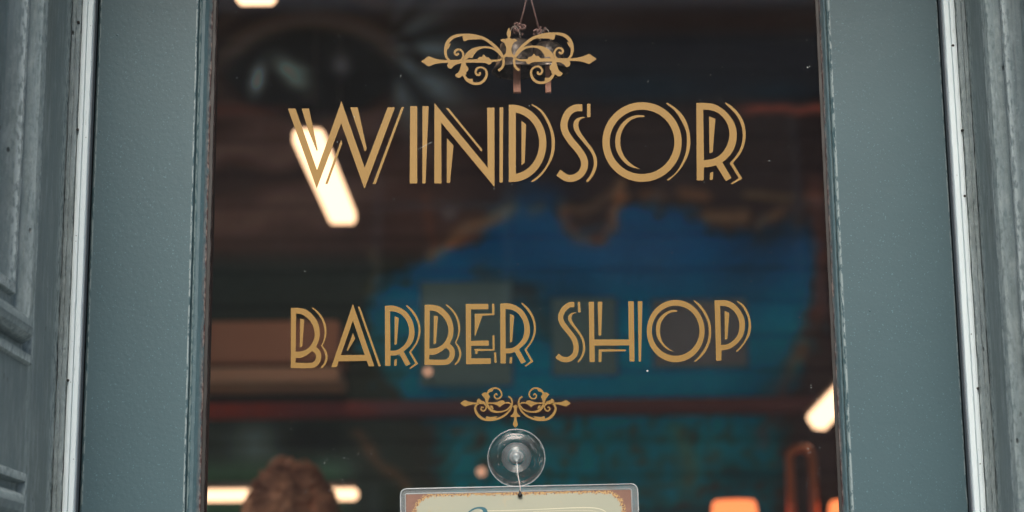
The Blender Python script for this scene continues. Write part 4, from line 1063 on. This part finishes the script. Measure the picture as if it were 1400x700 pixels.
# hair: scalp mass and many curved locks
bm = bmesh.new(); bmesh.ops.create_icosphere(bm, subdivisions=5, radius=1)
for v_ in bm.verts:
    n_ = v_.co.normalized(); q = .95 + .22 * noise.noise(n_ * 2.6 + Vector((3, 1, 2))) + .12 * noise.noise(n_ * 7)
    v_.co = Vector((n_.x * .083 * q, n_.y * .098 * q, n_.z * .112 * q if n_.z > 0 else n_.z * .10 * q)) + hc
    if n_.z < -.55: v_.co.z = hc.z - .055 + noise.noise(n_ * 12) * .01
hair = bm_link('hair', bm, M['hair'], person, True)
Vh = []; Fh = []; rnd = random.Random(11)
for q in range(1500):
    th = rnd.uniform(0, 6.283); ph = math.acos(rnd.uniform(-.45, 1)); n_ = Vector((math.sin(ph) * math.cos(th), math.sin(ph) * math.sin(th), math.cos(ph)))
    base = hc + Vector((n_.x * .080, n_.y * .094, n_.z * .105)) * 1.0; q_ = .93 + .22 * noise.noise(n_ * 2.6 + Vector((3, 1, 2))); base = hc + (base - hc) * q_; L_ = rnd.uniform(.02, .05)
    tg = n_.cross(Vector((noise.noise(n_ * 2 + Vector((5, 0, 0))), noise.noise(n_ * 2), 1))).normalized()
    pts = [base + n_ * (.018 * math.sin(i / 5 * 2.4)) + tg * L_ * (i / 5) + Vector((0, 0, -.010 * (i / 5) ** 2)) for i in range(6)]
    V2, F2 = tube_geo(pts, [.0028, .0032, .0028, .0022, .0014, .0005], 5); o = len(Vh); Vh += V2; Fh += [tuple(i + o for i in f) for f in F2]
mesh('hair_lock', Vh, Fh, M['hair'], hair, True)['kind'] = 'stuff'
# face and ears (turned away from the street)
fc = Vector((x_, y_ + .088 * S, 0))
for s in (-1, 1):
    lathe('eye', [(0, -.012), (.009, -.008), (.012, 0), (.009, .008), (0, .012)], (x_ + s * .032, y_ + .098, hc.z - .005), simple('eye_white', (.7, .7, .68), .2), person, axis='y', n=14, caps=False)
    bm = bmesh.new(); bmesh.ops.create_uvsphere(bm, u_segments=14, v_segments=8, radius=1, matrix=Matrix.Translation((x_ + s * .083, y_ + .0, hc.z - .03)) @ Matrix.Diagonal((.012, .020, .032, 1)))
    bm_link('ear', bm, M['skin'], person, True)
bm = bmesh.new(); bmesh.ops.create_cone(bm, segments=12, radius1=.016, radius2=.005, depth=.045, cap_ends=True, matrix=Matrix.Translation((x_, y_ + .112, hc.z - .03)) @ Matrix.Rotation(R(-18), 4, 'X'))
bm_link('nose', bm, M['skin'], person, True)
box('mouth', (x_ - .024, y_ + .088, hc.z - .072), (x_ + .024, y_ + .102, hc.z - .062), simple('lips', (.35, .12, .10), .5), person, .004)

# ------------------------------------------------------------------ the street outside (what the glass mirrors)
M['pave'] = simple('paving_stone', (.22, .21, .20), .8, scale=4, var=.3, bump=.002)
M['asphalt'] = simple('asphalt', (.05, .05, .052), .85, scale=60, var=.3, bump=.003)
M['ground'] = simple('far_ground', (.10, .10, .09), .9, scale=2)
struct('ground', (-150, -150, -.50), (150, 150, -.204), M['ground'])
struct('pavement', (-30, -3.6, -.203), (30, -.4005, -.005), M['pave'])
struct('road', (-30, -10.0, -.203), (30, -3.6005, -.13), M['asphalt'])
struct('pavement_far', (-30, -13, -.203), (30, -10.0005, -.005), M['pave'])
bb = thing('brick_building', 'unseen brick building added across the street, low and pale for more daylight', 'building', (0, -14, -.005))  # unseen; added for the glass to reflect, kept low and pale for daylight
M['winglass'] = (lambda t: t.done(t.bsdf((.03, .035, .04), .08)))(NT('street_window_glass'))
M['winframe'] = simple('white_window_frame', (.7, .7, .68), .5)
xs_ = [-12, -8.4, -4.8, -1.2, 2.4, 6.0, 9.6]; wins = [(x + .0, z) for x in xs_ for z in (.9, 4.1)]
bm = bmesh.new()
X = [-14]; 
for x in xs_: X += [x, x + 1.2]
X.append(14); Zr = [0, .9, 2.7, 4.1, 5.9, 6.6]
for i in range(len(X) - 1):
    for j in range(len(Zr) - 1):
        if i % 2 == 1 and j % 2 == 1: continue
        bm_box(bm, (X[i], -14, Zr[j]), (X[i + 1], -13.3, Zr[j + 1]))
bm_box(bm, (-14, -20, 0), (14, -14.001, 6.6))
bm_link('wall', bm, M['brick'], bb)
box('cornice', (-14.2, -20.2, 6.601), (14.2, -13.0, 6.9), M['winframe'], bb, .05)
for x, z in wins:
    fr_ = boxes('window', [((x + .001, -13.6, z + .001), (x + .08, -13.45, z + 1.799)), ((x + 1.12, -13.6, z + .001), (x + 1.199, -13.45, z + 1.799)), ((x + .081, -13.6, z + 1.72), (x + 1.119, -13.45, z + 1.799)), ((x + .081, -13.6, z + .001), (x + 1.119, -13.45, z + .08)), ((x + .081, -13.58, z + .87), (x + 1.119, -13.47, z + .92))], M['winframe'], bb)
    box('pane', (x + .081, -13.56, z + .081), (x + 1.119, -13.54, z + 1.719), M['winglass'], fr_)

# ------------------------------------------------------------------ light
w_ = bpy.data.worlds.new('World'); sc.world = w_; w_.use_nodes = True
nt = w_.node_tree; nt.nodes.clear()
sky = nt.nodes.new('ShaderNodeTexSky'); sky.sky_type = 'NISHITA'; sky.sun_disc = False
EL, AZ = R(40), R(183)      # light comes from the street side, a little from the left
sky.sun_elevation = EL; sky.sun_rotation = AZ; sky.air_density = 1.2; sky.dust_density = 3.5; sky.ozone_density = 1
bg = nt.nodes.new('ShaderNodeBackground'); bg.inputs[1].default_value = .12
wo = nt.nodes.new('ShaderNodeOutputWorld'); nt.links.new(sky.outputs[0], bg.inputs[0]); nt.links.new(bg.outputs[0], wo.inputs[0])
sd_ = Vector((math.sin(AZ) * math.cos(EL), math.cos(AZ) * math.cos(EL), math.sin(EL)))
sl = bpy.data.lights.new('sun', 'SUN'); sl.energy = 1.2; sl.angle = R(25); sl.color = (1, .96, .90)
so = bpy.data.objects.new('sun', sl); COL.objects.link(so); so.location = sd_ * 20
so.rotation_euler = (-sd_).to_track_quat('-Z', 'Y').to_euler()
vs_ = sc.view_settings; vs_.view_transform = 'Standard'; vs_.look = 'None'; vs_.gamma = 1; vs_.use_curve_mapping = False
vs_.exposure = 1.22
sc.display_settings.display_device = 'sRGB'
sc.cycles.use_denoising = True
sc.cycles.max_bounces = 8; sc.cycles.transparent_max_bounces = 16
sc.cycles.sample_clamp_indirect = 4
